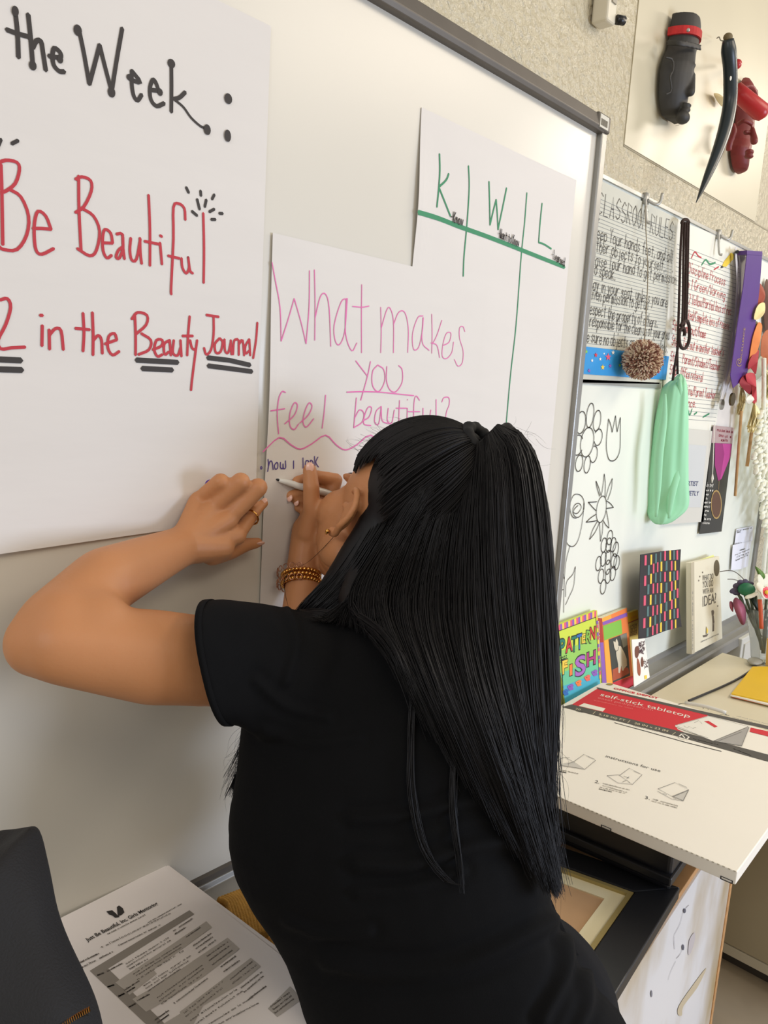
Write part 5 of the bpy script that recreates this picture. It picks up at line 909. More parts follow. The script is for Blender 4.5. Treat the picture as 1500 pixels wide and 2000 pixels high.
# black jacket over a chair back at the left edge
jk = thing('jacket', 'black jacket with gold zip hanging at the lower left edge', 'jacket', tuple(at(20, 2150, .60)))
m_jk = mat('black_twill', (21, 20, 21), .8, bump=.3, bscale=500, var=.1, vscale=10); o = MB()
jr = [(1637, 0, 52, .66), (1650, -60, 64, .655), (1690, -160, 78, .645), (1740, -220, 92, .635), (1800, -250, 102, .625), (1870, -260, 128, .61), (1930, -260, 158, .60), (1990, -260, 186, .595), (2060, -260, 200, .595), (2160, -260, 205, .60), (2350, -250, 200, .63), (2600, -230, 190, .68), (2680, -220, 180, .70)]
vs = []; S = 40
for i, (y, l, r_, dp) in enumerate(jr):
    c = at((l+r_)/2, y, dp); w = (r_-l)/2/F*dp
    for k in range(S):
        th = 2*math.pi*k/S; ct, sn = math.cos(th), math.sin(th); vs.append(c+CR*w*math.copysign(abs(ct)**.8, ct)+CF*.045*math.copysign(abs(sn)**.8, sn)*(1+.06*math.sin(6*th+i*.7))*(1 if i else .3)+CD*(.010*math.cos(th)*(1 if i == 0 else 0)*-1))
n = len(jr); o.add(vs, [(i*S+k, (i+1)*S+k, (i+1)*S+(k+1) % S, i*S+(k+1) % S) for i in range(n-1) for k in range(S)]+[tuple(range(S)), tuple(range(n*S-1, (n-1)*S-1, -1))])
jb = o.build('jacket_body', m_jk, jk, True); s_ = jb.modifiers.new('s', 'SUBSURF'); s_.levels = 1; s_.render_levels = 2
o = MB()
for k in range(14):
    P = at(118+k*4.1, 2001-k*2.0-6*math.sin(k/13*1.6), .553); obox(o, P, CR*.0006+CD*.0001, CD*.0032+CR*.0008, CF*.002)
o.build('zip_teeth', mat('brass', (196, 140, 74), .3, 1), jk)['kind'] = 'stuff'
o = MB(); tube(o, cr([at(100, 2014, .5545), at(130, 1996, .5545), at(160, 1982, .5555), at(176, 1978, .557)], 4), .0016, 8); o.build('zip_tape', m_jk, jk, True)

ch_ = thing('chair', 'grey plastic chair under the black jacket at the lower left', 'chair', (*at(-40, 2200, .62)[:2], 0))
cb = at(-30, 2200, .625); hr = CR*np.array((1, 1, 0)); hr /= np.linalg.norm(hr); hf = np.array((-hr[1], hr[0], 0)); m_ch = mat('grey_chair_plastic', (96, 98, 104), .5); m_leg = mat('chrome_leg', (160, 160, 160), .25, 1)
sc0 = np.array((cb[0], cb[1], .45))-hf*.20
o = MB(); obox(o, sc0-hr*.20-hf*.20, hr*.40, hf*.40, (0, 0, .025)); bevel(o.build('seat', m_ch, ch_), .012, 3)
o = MB(); obox(o, np.array((cb[0], cb[1], .56))-hr*.15, hr*.30, hf*.018, (0, 0, .26)); bevel(o.build('backrest', m_ch, ch_), .008, 3)
for a in (-1, 1):
    o = MB(); tube(o, [sc0+hr*a*.17+hf*.19+np.array((0, 0, -.43)), sc0+hr*a*.17+hf*.20+np.array((0, 0, .0)), np.array((cb[0], cb[1], .70))+hr*a*.13+hf*.01], .010, 10); o.build('leg', m_leg, ch_, True)
    o = MB(); tube(o, [sc0+hr*a*.17-hf*.19+np.array((0, 0, -.44)), sc0+hr*a*.17-hf*.16+np.array((0, 0, .0))], .010, 10); o.build('leg', m_leg, ch_, True)
# ================================================================ the person
m_skin = mat('skin', (186, 128, 84), .5, var=.05, vscale=14, bump=.06, bscale=220, sss=.12, spec=.35)
m_lip = mat('lips', (165, 88, 76), .45); m_nail = mat('nail', (226, 178, 156), .25)
m_shirt = mat('black_jersey', (8, 8, 9), .9, var=.15, vscale=30, bump=.15, bscale=900, spec=.15)
m_trou = mat('black_trousers', (15, 15, 18), .85, bump=.15, bscale=600, spec=.2)
m_hair = mat('black_hair', (15, 13, 14), .55, var=.5, vscale=3, stretch=(40, 40, 2), spec=.28)
m_hairb = mat('dark_hair_tips', (24, 16, 17), .45, var=.4, vscale=3, stretch=(40, 40, 2), spec=.4)
m_gold = mat('gold', (214, 160, 84), .22, 1.0)
m_shoe = mat('black_shoe', (14, 14, 15), .4)
A = at
hipC = A(925, 2090, .86)
man = thing('person', 'woman with long black half-up ponytail in a black T-shirt, writing on the poster', 'person', (hipC[0], hipC[1], 0))
def V(*a): return np.array(a, float)

# ---- skin: one continuous surface (neck, head, arms, hands)
sk = MB()
# head frame
U = CR*.50+CD*-.85+CF*-.06; U /= np.linalg.norm(U)
Fd = CR*-.50+CD*-.24+CF*.83; Fd = Fd-(Fd@U)*U; Fd /= np.linalg.norm(Fd)
Lf = np.cross(U, Fd); Lf /= np.linalg.norm(Lf)            # her left
KH = 1.10; U = U*KH; Fd = Fd*KH; Lf = Lf*KH
HC = A(767, 1024, 1.035)
def hp(l, f, u): return HC+Lf*l+Fd*f+U*u
ell(sk, hp(0, -.005, .025), [Lf*.073, Fd*.093, U*.082], 28, 18)      # skull
ell(sk, hp(0, .038, -.025), [Lf*.065, Fd*.060, U*.078], 24, 16)      # face
ell(sk, hp(0, .048, -.082), [Lf*.036, Fd*.036, U*.026], 20, 12)       # chin
for s in (1, -1):
    ell(sk, hp(s*.042, .052, -.024), [Lf*.028, Fd*.034, U*.032])      # cheeks
    ell(sk, hp(s*.046, .012, -.060), [Lf*.018, Fd*.034, U*.024])      # jaw
    ell(sk, hp(s*.030, .082, .020), [Lf*.020, Fd*.010, U*.007])      # brow
capsule(sk, hp(0, .086, .012), hp(0, .107, -.018), .008, .012)       # nose
for s in (1, -1): ball(sk, hp(s*.010, .098, -.022), .0085)
ell(sk, hp(0, .087, -.050), [Lf*.022, Fd*.010, U*.006]); ell(sk, hp(0, .085, -.060), [Lf*.019, Fd*.010, U*.006])
# neck
NB = A(770, 1190, .975)
capsule(sk, hp(0, -.015, -.045), NB, .052, .060, 20)
# ears (left one is in view)
def ear(s):
    c = [hp(s*.072, -.012+.30*f, -.014+u*.8) for f, u in [(0.02, .034), (-.03, .038), (-.07, .022), (-.072, 0), (-.05, -.018), (-.02, -.032), (.015, -.034)]]
    c = [p+Lf*s*(.010 if 0 < i < 5 else .004) for i, p in enumerate(c)]
    tube(sk, cr(c, 4), .0048, 8)
    ell(sk, hp(s*.074, -.018, -.012), [Lf*.004+Fd*-.002, Fd*.014, U*.022], 14, 8)
    ball(sk, hp(s*.074, -.008, -.040), .0075)
    ball(sk, hp(s*.073, -.003, -.006), .006)
ear(1); ear(-1)
# shoulders / torso core
SL = A(572, 1305, .885); SR = A(930, 1290, .99)
capsule(sk, NB+V(0, 0, -.05), SL+CF*.01, .036, .046); capsule(sk, NB+V(0, 0, -.05), SR, .036, .046)
capsule(sk, NB+V(0, 0, -.02), A(760, 1500, .90), .07, .085); capsule(sk, A(760, 1500, .90), hipC, .085, .10)
# left arm
EL = A(72, 1258, .735); WL = A(352, 1068, .925)
UA = A(300, 1283, .79)
capsule(sk, SL, UA, .044, .050, 20); capsule(sk, UA, A(120, 1258, .745), .050, .040, 20)
ell(sk, A(70, 1256, .745), [CR*.031, CD*.034, CF*.032], 20, 12); ell(sk, A(118, 1225, .752), [CR*.042, CD*.042, CF*.036], 20, 12); ell(sk, A(170, 1235, .762), [CR*.05, CD*.046, CF*.036], 20, 12)
FM = A(205, 1135, .81)
capsule(sk, A(105, 1225, .755), FM, .038, .0375, 20); capsule(sk, FM, WL, .0375, .0255, 20)
# left hand
def chain(pts, rad):
    for a, b_, ra, rb in zip(pts, pts[1:], rad, rad[1:]): capsule(sk, a, b_, ra, rb, 12)
mcp = [A(386, 978, .962), A(414, 995, .956), A(446, 1014, .959), A(462, 1046, .970)]    # little .. index
for q, r_ in zip(mcp, (.0125, .0135, .0135, .013)): capsule(sk, WL+(q-WL)*.12, q, .0165, r_, 12)
capsule(sk, WL, A(432, 1068, .955), .024, .017); capsule(sk, WL, A(405, 1015, .953), .022, .016)
chain([mcp[0], A(431, 941, .944), A(421, 950, .968), A(412, 962, .974)], [.0098, .0112, .0078, .007])
chain([mcp[1], A(470, 941, .947), A(461, 955, .986), A(452, 968, .994)], [.0105, .0122, .0085, .0075])
chain([mcp[2], A(504, 952, .962), A(495, 968, 1.005), A(488, 980, 1.013)], [.0108, .0124, .0088, .0078])
chain([mcp[3], A(488, 1012, .998), A(504, 992, 1.018), A(515, 983, 1.028)], [.0108, .0092, .0076, .0066])
chain([A(415, 1080, .955), A(448, 1077, .985), A(480, 1064, 1.006), A(503, 1060, 1.018)], [.0165, .0118, .0095, .0072])
# right arm
ER = A(612, 1440, .985); WR = A(591, 1112, 1.085)
capsule(sk, SR, ER, .050, .040, 18); capsule(sk, ER, A(590, 1250, 1.04), .038, .034, 18); capsule(sk, A(590, 1250, 1.04), WR, .034, .0225, 18)
# right hand: thumb towards the lens, fingers closing on the pen
ell(sk, A(604, 1042, 1.085), [CR*.020, CD*.038, CF*.020], 18, 12)
capsule(sk, WR, A(600, 1035, 1.09), .023, .022); capsule(sk, WR+CR*.006, A(622, 1010, 1.10), .018, .020)
chain([A(600, 1042, 1.08), A(609, 1002, 1.07), A(608, 952, 1.062), A(605, 918, 1.065)], [.018, .0128, .0118, .0100])
chain([A(632, 1000, 1.105), A(655, 938, 1.112), A(618, 930, 1.092), A(581, 940, 1.078)], [.014, .0108, .0090, .0080])
chain([A(622, 1010, 1.10), A(625, 960, 1.108), A(596, 962, 1.094), A(567, 968, 1.083)], [.014, .0105, .0088, .0078])
chain([A(612, 1022, 1.10), A(618, 982, 1.106), A(598, 978, 1.095), A(580, 977, 1.088)], [.013, .0098, .0082, .0072])
chain([A(603, 1035, 1.098), A(605, 1003, 1.103), A(592, 995, 1.096), A(583, 992, 1.091)], [.012, .0088, .0075, .0066])
body = remesh(sk, 'body', .0026, m_skin, man, 3, .4); print('MAXY body', max(v.co.y for v in body.data.vertices))
# relax the arms (not the hands or the face) so that they run smoothly
bc0 = np.zeros(len(body.data.vertices)*3); body.data.vertices.foreach_get('co', bc0); bc0 = bc0.reshape(-1, 3)
q0 = (bc0-CAM)@R; px0 = q0[:, 0]/q0[:, 2]*F+750; py0 = q0[:, 1]/q0[:, 2]*F+1000
msk = np.clip((385-(px0+(1020-py0)*.2*0))/40, 0, 1)*(px0 < 385)+((py0 > 1130) & (px0 < 640) & (q0[:, 2] > .97))
vg = body.vertex_groups.new(name='arm')
for i_ in np.nonzero(msk > 0)[0]: vg.add([int(i_)], float(min(1, msk[i_])), 'REPLACE')
sm = body.modifiers.new('relax', 'SMOOTH'); sm.iterations = 70; sm.factor = .6; sm.vertex_group = 'arm'
# nails
def nail(p, u, n, w, l):
    u = u/np.linalg.norm(u); n = n-(n@u)*u; n /= np.linalg.norm(n); s = np.cross(u, n); o = MB()
    ell(o, p, [s*w, u*l, n*.0016], 12, 8); o.build('fingernail', m_nail, man, True)
nail(A(605, 913, 1.0565), A(605, 905, 1.06)-A(606, 925, 1.06), -CF, .0062, .0075)
nail(A(566, 973, 1.077), A(563, 985, 1.09)-A(569, 966, 1.09), -CF-CR*.5, .0044, .0055)
nail(A(579, 982, 1.083), A(577, 990, 1.1)-A(581, 975, 1.1), -CF-CR*.4, .004, .005)
nail(A(508, 1062, 1.014), A(512, 1061, 1.02)-A(490, 1064, 1.01), CD*.9-CF*.7, .005, .0070)
nail(A(516, 978, 1.0235), A(520, 975, 1.03)-A(508, 990, 1.02), -CF-CD*.4, .004, .0055)
# lips, eyes and brows
o = MB(); ell(o, hp(0, .0925, -.050), [Lf*.021, Fd*.006, U*.0045]); ell(o, hp(0, .0905, -.060), [Lf*.018, Fd*.007, U*.005]); o.build('lips', m_lip, man, True, 'closed lips')
for s in (1, -1):
    o = MB(); ell(o, hp(s*.030, .080, .004), [Lf*.0135, Fd*.009, U*.0075]); e = o.build('eye', mat('eye_white', (230, 225, 218), .2), man, True)
    o = MB(); ell(o, hp(s*.030, .0875, .002), [Lf*.0055, Fd*.0022, U*.0055]); o.build('iris', mat('iris_brown', (40, 24, 16), .2), e, True)
    o = MB(); tube(o, cr([hp(s*a, f, u) for a, f, u in [(.014, .095, .018), (.030, .0935, .026), (.046, .083, .020)]], 4), [.0022]*4+[.0026]*4+[.0012], 6); o.build('eyebrow', m_hair, man, True)

# ---- T-shirt: torso loft and sleeves, voxel joined
sh = MB()
rings = [(1184, 610, 870, .955, .060), (1200, 572, 905, .94, .075), (1240, 515, 960, .925, .088), (1300, 482, 1000, .91, .102), (1400, 476, 1012, .89, .114), (1500, 466, 1028, .878, .122),
         (1570, 455, 1038, .872, .130), (1625, 452, 1046, .868, .132), (1680, 462, 1056, .862, .126), (1740, 492, 1074, .855, .118), (1790, 527, 1093, .85, .114), (1840, 556, 1116, .845, .115), (1900, 580, 1150, .84, .122),
         (1950, 595, 1186, .842, .130), (2000, 607, 1224, .845, .138), (2080, 612, 1262, .85, .150), (2180, 606, 1290, .86, .155), (2260, 612, 1285, .868, .150)]
vs = []; SEG = 48
for (py, xl, xr_, dep, b_) in rings:
    a_ = (xr_-xl)/2/F*dep; c = A((xl+xr_)/2, py, dep)
    for k in range(SEG):
        t = 2*math.pi*k/SEG; ct, st_ = math.cos(t), math.sin(t); e = .86
        vs.append(c+CR*a_*math.copysign(abs(ct)**e, ct)+CF*b_*math.copysign(abs(st_)**e, st_))
n = len(rings)
fs = [(i*SEG+k, (i+1)*SEG+k, (i+1)*SEG+(k+1) % SEG, i*SEG+(k+1) % SEG) for i in range(n-1) for k in range(SEG)]
fs += [tuple(range(SEG)), tuple(range(n*SEG-1, (n-1)*SEG-1, -1))]
sh.add(vs, fs)
# sleeve: elliptical tube whose hem is set by its outline
def sleeve(secs):
    vs = []; S = 36
    for (top, bot, rdep) in secs:
        top, bot = np.array(top), np.array(bot); c = (top+bot)/2; up = (top-bot)/2
        for k in range(S):
            t = 2*math.pi*k/S; ct = math.cos(t); vs.append(c+up*math.copysign(abs(ct)**.8, ct)+CF*rdep*math.copysign(abs(math.sin(t))**.9, math.sin(t)))
    n = len(secs); fs = [(i*S+k, (i+1)*S+k, (i+1)*S+(k+1) % S, i*S+(k+1) % S) for i in range(n-1) for k in range(S)]
    fs += [tuple(range(S)), tuple(range(n*S-1, (n-1)*S-1, -1))]; sh.add(vs, fs)
sleeve([(A(396, 1173, .80), A(449, 1411, .80), .064), (A(430, 1171, .815), A(476, 1409, .815), .066), (A(510, 1180, .85), A(530, 1450, .85), .074), (A(600, 1198, .89), A(620, 1470, .88), .090), (A(700, 1200, .93), A(700, 1440, .90), .09)])
capsule(sh, SR, SR+(ER-SR)*.6, .070, .062, 20); capsule(sh, A(800, 1225, .955), SR, .05, .062, 20)
# soft folds pulled across the back
def fold(pts, dep, r):
    tube(sh, cr([A(x, y, dep) for x, y in pts], 6), r, 8)
# chest
ell(sh, A(540, 1600, .90), [CR*.055, CD*.085, CF*.085], 20, 12); ell(sh, A(700, 1600, .98), [CR*.07, CD*.075, CF*.07], 20, 12)
shirt = remesh(sh, 't_shirt', .0036, m_shirt, man, 10, .5); print('MAXY shirt', max(v.co.y for v in shirt.data.vertices)); shirt['label'] = 'plain black short-sleeved T-shirt'
# folds: displace the cloth along a few drawn crease lines
def dist_seg(P, a, b_):
    d_ = b_-a; t = np.clip(((P-a)@d_)/(d_@d_), 0, 1)[:, None]; return np.linalg.norm(P-(a+t*d_), axis=1)
co = np.zeros(len(shirt.data.vertices)*3); shirt.data.vertices.foreach_get('co', co); co = co.reshape(-1, 3)
no = np.zeros(len(shirt.data.vertices)*3); shirt.data.vertices.foreach_get('normal', no); no = no.reshape(-1, 3)
q = (co-CAM)@R; pp = q[:, :2]/q[:, 2:3]*F+np.array([750, 1000]); front = (no@CF < .1)
fl_ = np.zeros(len(co))
for pts, w, h in [([(690, 1600), (780, 1595), (900, 1570), (990, 1560)], 11, .004), ([(700, 1690), (800, 1690), (920, 1655), (1010, 1640)], 13, .005), ([(640, 1880), (760, 1900), (900, 1885), (1080, 1800)], 16, .006),
                  ([(700, 1745), (800, 1735), (900, 1700)], 10, .003), ([(1110, 1830), (1105, 1900), (1060, 1990)], 12, .006), ([(1150, 1900), (1150, 1960), (1130, 2010)], 10, .004),
                  ([(560, 1190), (580, 1250), (560, 1330)], 9, .003), ([(500, 1330), (560, 1380), (640, 1400)], 9, .003), ([(520, 1430), (600, 1450), (700, 1440)], 10, .0025), ([(560, 1800), (640, 1830), (720, 1820)], 10, .003)]:
    C = cr([V(a, b_) for a, b_ in pts], 6)
    dd = np.min([dist_seg(pp, a, b_) for a, b_ in zip(C, C[1:])], axis=0)
    fl_ += h*(np.exp(-(dd/w)**2)-.6*np.exp(-((dd-w*2.0)/w)**2))
co += no*(fl_*front)[:, None]
shirt.data.vertices.foreach_set('co', co.ravel()); shirt.data.update()

# turned sleeve hem
o = MB(); vs = []; S = 48
for j, (top, bot, rd) in enumerate(((A(395, 1172, .80), A(450, 1412, .80), .0655), (A(408, 1171, .806), A(462, 1412, .806), .0665), (A(408, 1174, .806), A(462, 1409, .806), .064), (A(397, 1176, .80), A(452, 1408, .80), .0625))):
    top, bot = np.array(top), np.array(bot); c = (top+bot)/2; up = (top-bot)/2
    for k in range(S):
        t = 2*math.pi*k/S; ct = math.cos(t); sn = math.sin(t); vs.append(c+up*math.copysign(abs(ct)**.8, ct)+CF*rd*math.copysign(abs(sn)**.9, sn))
o.add(vs, [(j*S+k, ((j+1) % 4)*S+k, ((j+1) % 4)*S+(k+1) % S, j*S+(k+1) % S) for j in range(4) for k in range(S)])
o.build('sleeve_hem', m_shirt, man, True)

# ---- trousers and shoes (below the frame)
tr_ = MB(); side = V(math.cos(.35), -math.sin(.35)*.3, 0); fw = V(.25, .97, 0)
capsule(tr_, hipC+V(0, 0, .03)-side*.07, hipC+V(0, 0, .03)+side*.07, .125, .125, 24)
for s in (-1, 1):
    h_ = hipC+side*s*.085+V(0, 0, -.03); kn = V(h_[0]+side[0]*s*.01, h_[1]+.03, .47); an = V(h_[0]+side[0]*s*.01, h_[1], .09)
    capsule(tr_, h_, kn, .105, .065, 20); capsule(tr_, kn, an, .064, .045, 20)
    so = MB(); capsule(so, an+V(0, 0, -.045)-fw*.04, an+V(0, 0, -.055)+fw*.13, .040, .034, 16); ball(so, an+V(0, 0, -.03), .042)
    remesh(so, 'shoe', .006, m_shoe, man, 3)
    bs = MB(); slab(bs, [an*V(1, 1, 0)+fw*f_+side*w_ for f_, w_ in [(-.075, -.03), (-.075, .03), (.05, .042), (.14, .035), (.165, 0), (.14, -.035), (.05, -.042)]], (0, 0, .02)); bs.build('shoe_sole', m_shoe, man)
remesh(tr_, 'trousers', .009, m_trou, man, 5)
# ---- hair: volume underneath, then combed strands as one part
from mathutils.bvhtree import BVHTree
bvh = BVHTree.FromPolygons([tuple(c) for c in co], [tuple(p.vertices) for p in shirt.data.polygons])
def drape(px, py, dep, gap):
    d_ = ray(px, py)/F; L = np.linalg.norm(d_); h_ = bvh.ray_cast(Vector(CAM), Vector(d_/L))
    if h_[0] is not None:
        hd = h_[3]/L
        if hd < dep+.05: dep = min(dep, hd-gap)
    return dep
def resample(g, n, dr=None):
    g = cr([V(*p) for p in g], 8); g = np.array(g); s = np.r_[0, np.cumsum(np.linalg.norm(np.diff(g[:, :2], axis=0), axis=1))]
    t = np.linspace(0, s[-1], n); q = np.stack([np.interp(t, s, g[:, k]) for k in range(3)], 1)
    if dr is not None: q[:, 2] = [drape(a, b_, c_, dr) if i > 0 else c_ for i, (a, b_, c_) in enumerate(q)]
    if dr is not None:
        for _ in range(2): q[1:-1, 2] = (q[:-2, 2]+q[1:-1, 2]*2+q[2:, 2])/4
    return q
NP = 22
def sheet_strands(guides, count, jit=(5, 3), thick=.015, dr=.006, fray=8, lenvar=.12, clumps=26, skip=0):
    G = np.array([resample(g, NP, dr) for g in guides]); out = []; rng = np.random
    cl = rng.rand(clumps); 
    for _ in range(count):
        c0 = cl[rng.randint(clumps)]; s = np.clip(c0+rng.randn()*.022, 0, 1) if rng.rand() < .8 else rng.rand()
        x = s*(len(G)-1); i = min(int(x), len(G)-2); f_ = x-i; g = G[i]*(1-f_)+G[i+1]*f_
        t = np.linspace(0, 1, NP); L = 1-rng.rand()**2*lenvar; k = t*L*(NP-1); i0 = np.minimum(k.astype(int), NP-2); fr = (k-i0)[:, None]
        g = g[i0]*(1-fr)+g[i0+1]*fr
        a = rng.randn(2)*jit[0]*.5; ph = rng.rand()*6; w = rng.randn()*fray*(.35 if rng.rand() < .85 else 1.2)
        g = g.copy(); env = np.minimum(1, t*5); g[:, 0] += 1.6*np.sin(t*17+ph*2)*env*rng.rand()
        g[:, 0] += (a[0]+np.sin(t*5+ph)*jit[1])*env+w*t**2; g[:, 1] += a[1]*env
        g[:, 2] -= rng.rand()*thick*env
        if skip: g = g
        out.append(np.array([A(*p) for p in g]))
    return out
PB = A(940, 868, 1.0)
K2 = KH*KH
def elld(P): v_ = P-hp(0, -.014, .042); return V(v_@Lf/.0775/K2, v_@Fd/.098/K2, v_@U/.097/K2)
def ellp(d_, k=1.0): d_ = d_/np.linalg.norm(d_)*k; return hp(0, -.014, .042)+Lf*d_[0]*.0775+Fd*d_[1]*.098+U*d_[2]*.097
pd = elld(A(935, 872, 1.0)); pd /= np.linalg.norm(pd)
hl = [(0, .84, .62), (.42, .80, .50), (.66, .72, .30), (.84, .52, .02), (.92, .34, -.10), (.96, .16, .06), (.98, .02, .18), (.97, -.25, .02), (.90, -.42, -.28), (.66, -.68, -.55), (.3, -.82, -.72), (0, -.85, -.76)]
hl = [V(*h_) for h_ in hl]+[V(-h_[0], h_[1], h_[2]) for h_ in hl[-2:0:-1]]
def cap_strands(count):
    out = []; rng = np.random; n = len(hl)
    for _ in range(count):
        x = rng.rand()*n; i = int(x) % n; f_ = x-int(x); d0 = hl[i]*(1-f_)+hl[(i+1) % n]*f_; d0 = d0/np.linalg.norm(d0)+rng.randn(3)*.02
        d0 /= np.linalg.norm(d0); om = math.acos(np.clip(d0@pd, -1, 1)); t0 = rng.rand()**2*.5; k = 1.02+rng.rand()*.05
        out.append(np.array([ellp((math.sin((1-t)*om)*d0+math.sin(t*om)*pd)/math.sin(om), k+.05*t*t+(-.03 if t < .03 else 0)) for t in np.linspace(t0, .97, NP)]))
    return out
def strands_mesh(name, S, m, parent, r=.0007, label=None):
    S = np.array(S); N, K, _ = S.shape; T = np.gradient(S, axis=1); T /= np.linalg.norm(T, axis=2, keepdims=True)+1e-12
    a = np.cross(T, CF[None, None]); a /= np.linalg.norm(a, axis=2, keepdims=True)+1e-12; b_ = np.cross(T, a)
    tt = np.linspace(0, 1, K); rad = (r*(1-.75*tt**3))[None, :, None]*(0.7+.6*np.random.rand(N, 1, 1))
    ring = [S+rad*(math.cos(q)*a+math.sin(q)*b_) for q in (0, 2.094, 4.189)]
    Vv = np.stack(ring, 2).reshape(-1, 3); base = (np.arange(N)[:, None]*K+np.arange(K-1)[None])*3
    f = []
    for k in range(3):
        k2 = (k+1) % 3; f.append(np.stack([base+k, base+k2, base+3+k2, base+3+k], -1).reshape(-1, 4))
    f = np.concatenate(f); me = bpy.data.meshes.new(name); me.vertices.add(len(Vv)); me.vertices.foreach_set('co', Vv.astype('f').ravel())
    me.loops.add(f.size); me.loops.foreach_set('vertex_index', f.astype('i').ravel()); me.polygons.add(len(f))
    me.polygons.foreach_set('loop_start', np.arange(0, f.size, 4, dtype='i')); me.polygons.foreach_set('use_smooth', np.ones(len(f), bool))
    me.update(calc_edges=True); me.validate(); me.materials.append(m); o = bpy.data.objects.new(name, me); link(o); par(o, parent); o['kind'] = 'stuff'
    if label: o['label'] = label
    return o
SA = [[(732, 962, .99), (712, 1025, .975), (660, 1105, .965), (606, 1165, .955), (578, 1192, .95), (545, 1260, 1.0), (505, 1400, .985), (470, 1500, .965), (440, 1568, .96)],
      [(790, 925, .99), (735, 1030, .955), (672, 1128, .945), (615, 1190, .93), (580, 1215, .955), (560, 1290, 1.0), (520, 1400, .98), (485, 1480, .96), (462, 1530, .96)],
      [(850, 905, .99), (775, 1040, .935), (708, 1148, .925), (640, 1205, .915), (600, 1215, .95), (580, 1290, 1.0), (540, 1400, .98), (500, 1450, .97), (480, 1500, .965)]]
SB = [[(868, 898, .99), (800, 985, .955), (735, 1085, .935), (692, 1150, .92), (690, 1195, .89), (735, 1225, .85), (770, 1270, .80), (800, 1350, .80)],
      [(885, 893, .99), (825, 990, .955), (775, 1085, .935), (745, 1170, .905), (775, 1260, .84), (830, 1380, .80), (880, 1490, .79)],
      [(900, 888, .99), (855, 990, .955), (822, 1090, .93), (805, 1200, .89), (850, 1340, .82), (910, 1480, .80), (965, 1600, .79)],
      [(915, 884, .99), (890, 990, .95), (875, 1090, .925), (872, 1220, .88), (915, 1380, .82), (970, 1530, .80), (1020, 1650, .785), (1060, 1735, .78)],
      [(930, 880, .99), (935, 990, .95), (942, 1090, .92), (950, 1240, .87), (990, 1400, .82), (1030, 1560, .80), (1072, 1700, .79), (1096, 1768, .785)]]
SCt = [[(938, 868, .99), (925, 858, .965), (912, 940, .935), (895, 1100, .905), (895, 1250, .86), (935, 1400, .81), (990, 1550, .79), (1040, 1690, .78)],
       [(940, 864, .99), (945, 838, .965), (955, 900, .93), (958, 1060, .90), (975, 1250, .86), (1010, 1420, .82), (1050, 1600, .80), (1088, 1755, .785)],
       [(943, 862, .99), (968, 830, .975), (1010, 872, .945), (1030, 1020, .915), (1042, 1200, .88), (1050, 1400, .84), (1064, 1560, .82), (1090, 1730, .80)],
       [(946, 862, .995), (985, 828, .985), (1036, 872, .97), (1062, 990, .945), (1078, 1180, .91), (1084, 1370, .87), (1076, 1530, .84), (1072, 1640, .82)]]
base = MB()
for Sx, r0, r1, dz in ((SB, .024, .016, .018), (SCt, .020, .018, .018)):
    for a_, b_ in zip(Sx, Sx[1:]):
        for f_ in (0, .5):
            g = resample([tuple(V(*p)) for p in a_], 16, .024)*(1-f_)+resample([tuple(V(*p)) for p in b_], 16, .024)*f_
            g = g[:14]; P = [A(x, y, z+dz) for x, y, z in g]; rr = np.linspace(r0, r1, len(P)); rr[-3:] *= [.8, .55, .25]; rr[0] *= .4; rr[1] *= .5; rr[2] *= .7; rr[3] *= .85
            tube(base, P, list(rr), 10)
for g in SA[1:2]:
    q = resample(g, 12); P = [A(x, y, z+.018) for x, y, z in q[:7]]; tube(base, P, [.018, .024, .026, .026, .022, .016, .008], 10)
ell(base, hp(0, -.026, .043), [Lf*.0735, Fd*.080, U*.092], 28, 18)
ell(base, hp(0, -.055, -.03), [Lf*.058, Fd*.045, U*.055], 20, 12)
hb = remesh(base, 'hair', .006, m_hair, man, 6, .5); hb['label'] = 'long straight black hair'
bvh_hair = BVHTree.FromPolygons([tuple(v.co) for v in hb.data.vertices], [tuple(p.vertices) for p in hb.data.polygons])
_old_drape = drape
def drape(px, py, dep, gap):
    dep = _old_drape(px, py, dep, gap); d_ = ray(px, py)/F; L = np.linalg.norm(d_); h_ = bvh_hair.ray_cast(Vector(CAM), Vector(d_/L))
    if h_[0] is not None and h_[3]/L < dep+.06: dep = min(dep, h_[3]/L-.0015)
    return dep
st = cap_strands(2600)+sheet_strands(SA, 900, (6, 3), .012, None, 10, .2, 14)+sheet_strands(SB, 1900, (6, 3), .014, .004, 9, .22, 30)+sheet_strands(SCt, 2600, (6, 3.5), .018, .008, 10, .18, 34)
SD = [[(850, 905, .99), (775, 1040, .935), (708, 1148, .925), (645, 1203, .915), (604, 1210, .93)],
      [(860, 898, .99), (788, 1012, .95), (720, 1118, .93), (684, 1185, .90), (676, 1225, .88)],
      [(868, 896, .99), (802, 1000, .95), (742, 1100, .93), (708, 1178, .90), (722, 1242, .86)],
      [(880, 892, .99), (820, 1000, .95), (765, 1100, .93), (740, 1190, .90), (775, 1275, .84)]]
st += sheet_strands(SD, 1100, (5, 3), .010, .004, 7, .12, 18)
st += sheet_strands([[(584, 1190, .93), (640, 1194, .91), (710, 1208, .90), (800, 1250, .86)], [(590, 1204, .92), (650, 1214, .90), (720, 1228, .88), (790, 1262, .85)]], 110, (4, 3), .003, .003, 10, .3, 6)
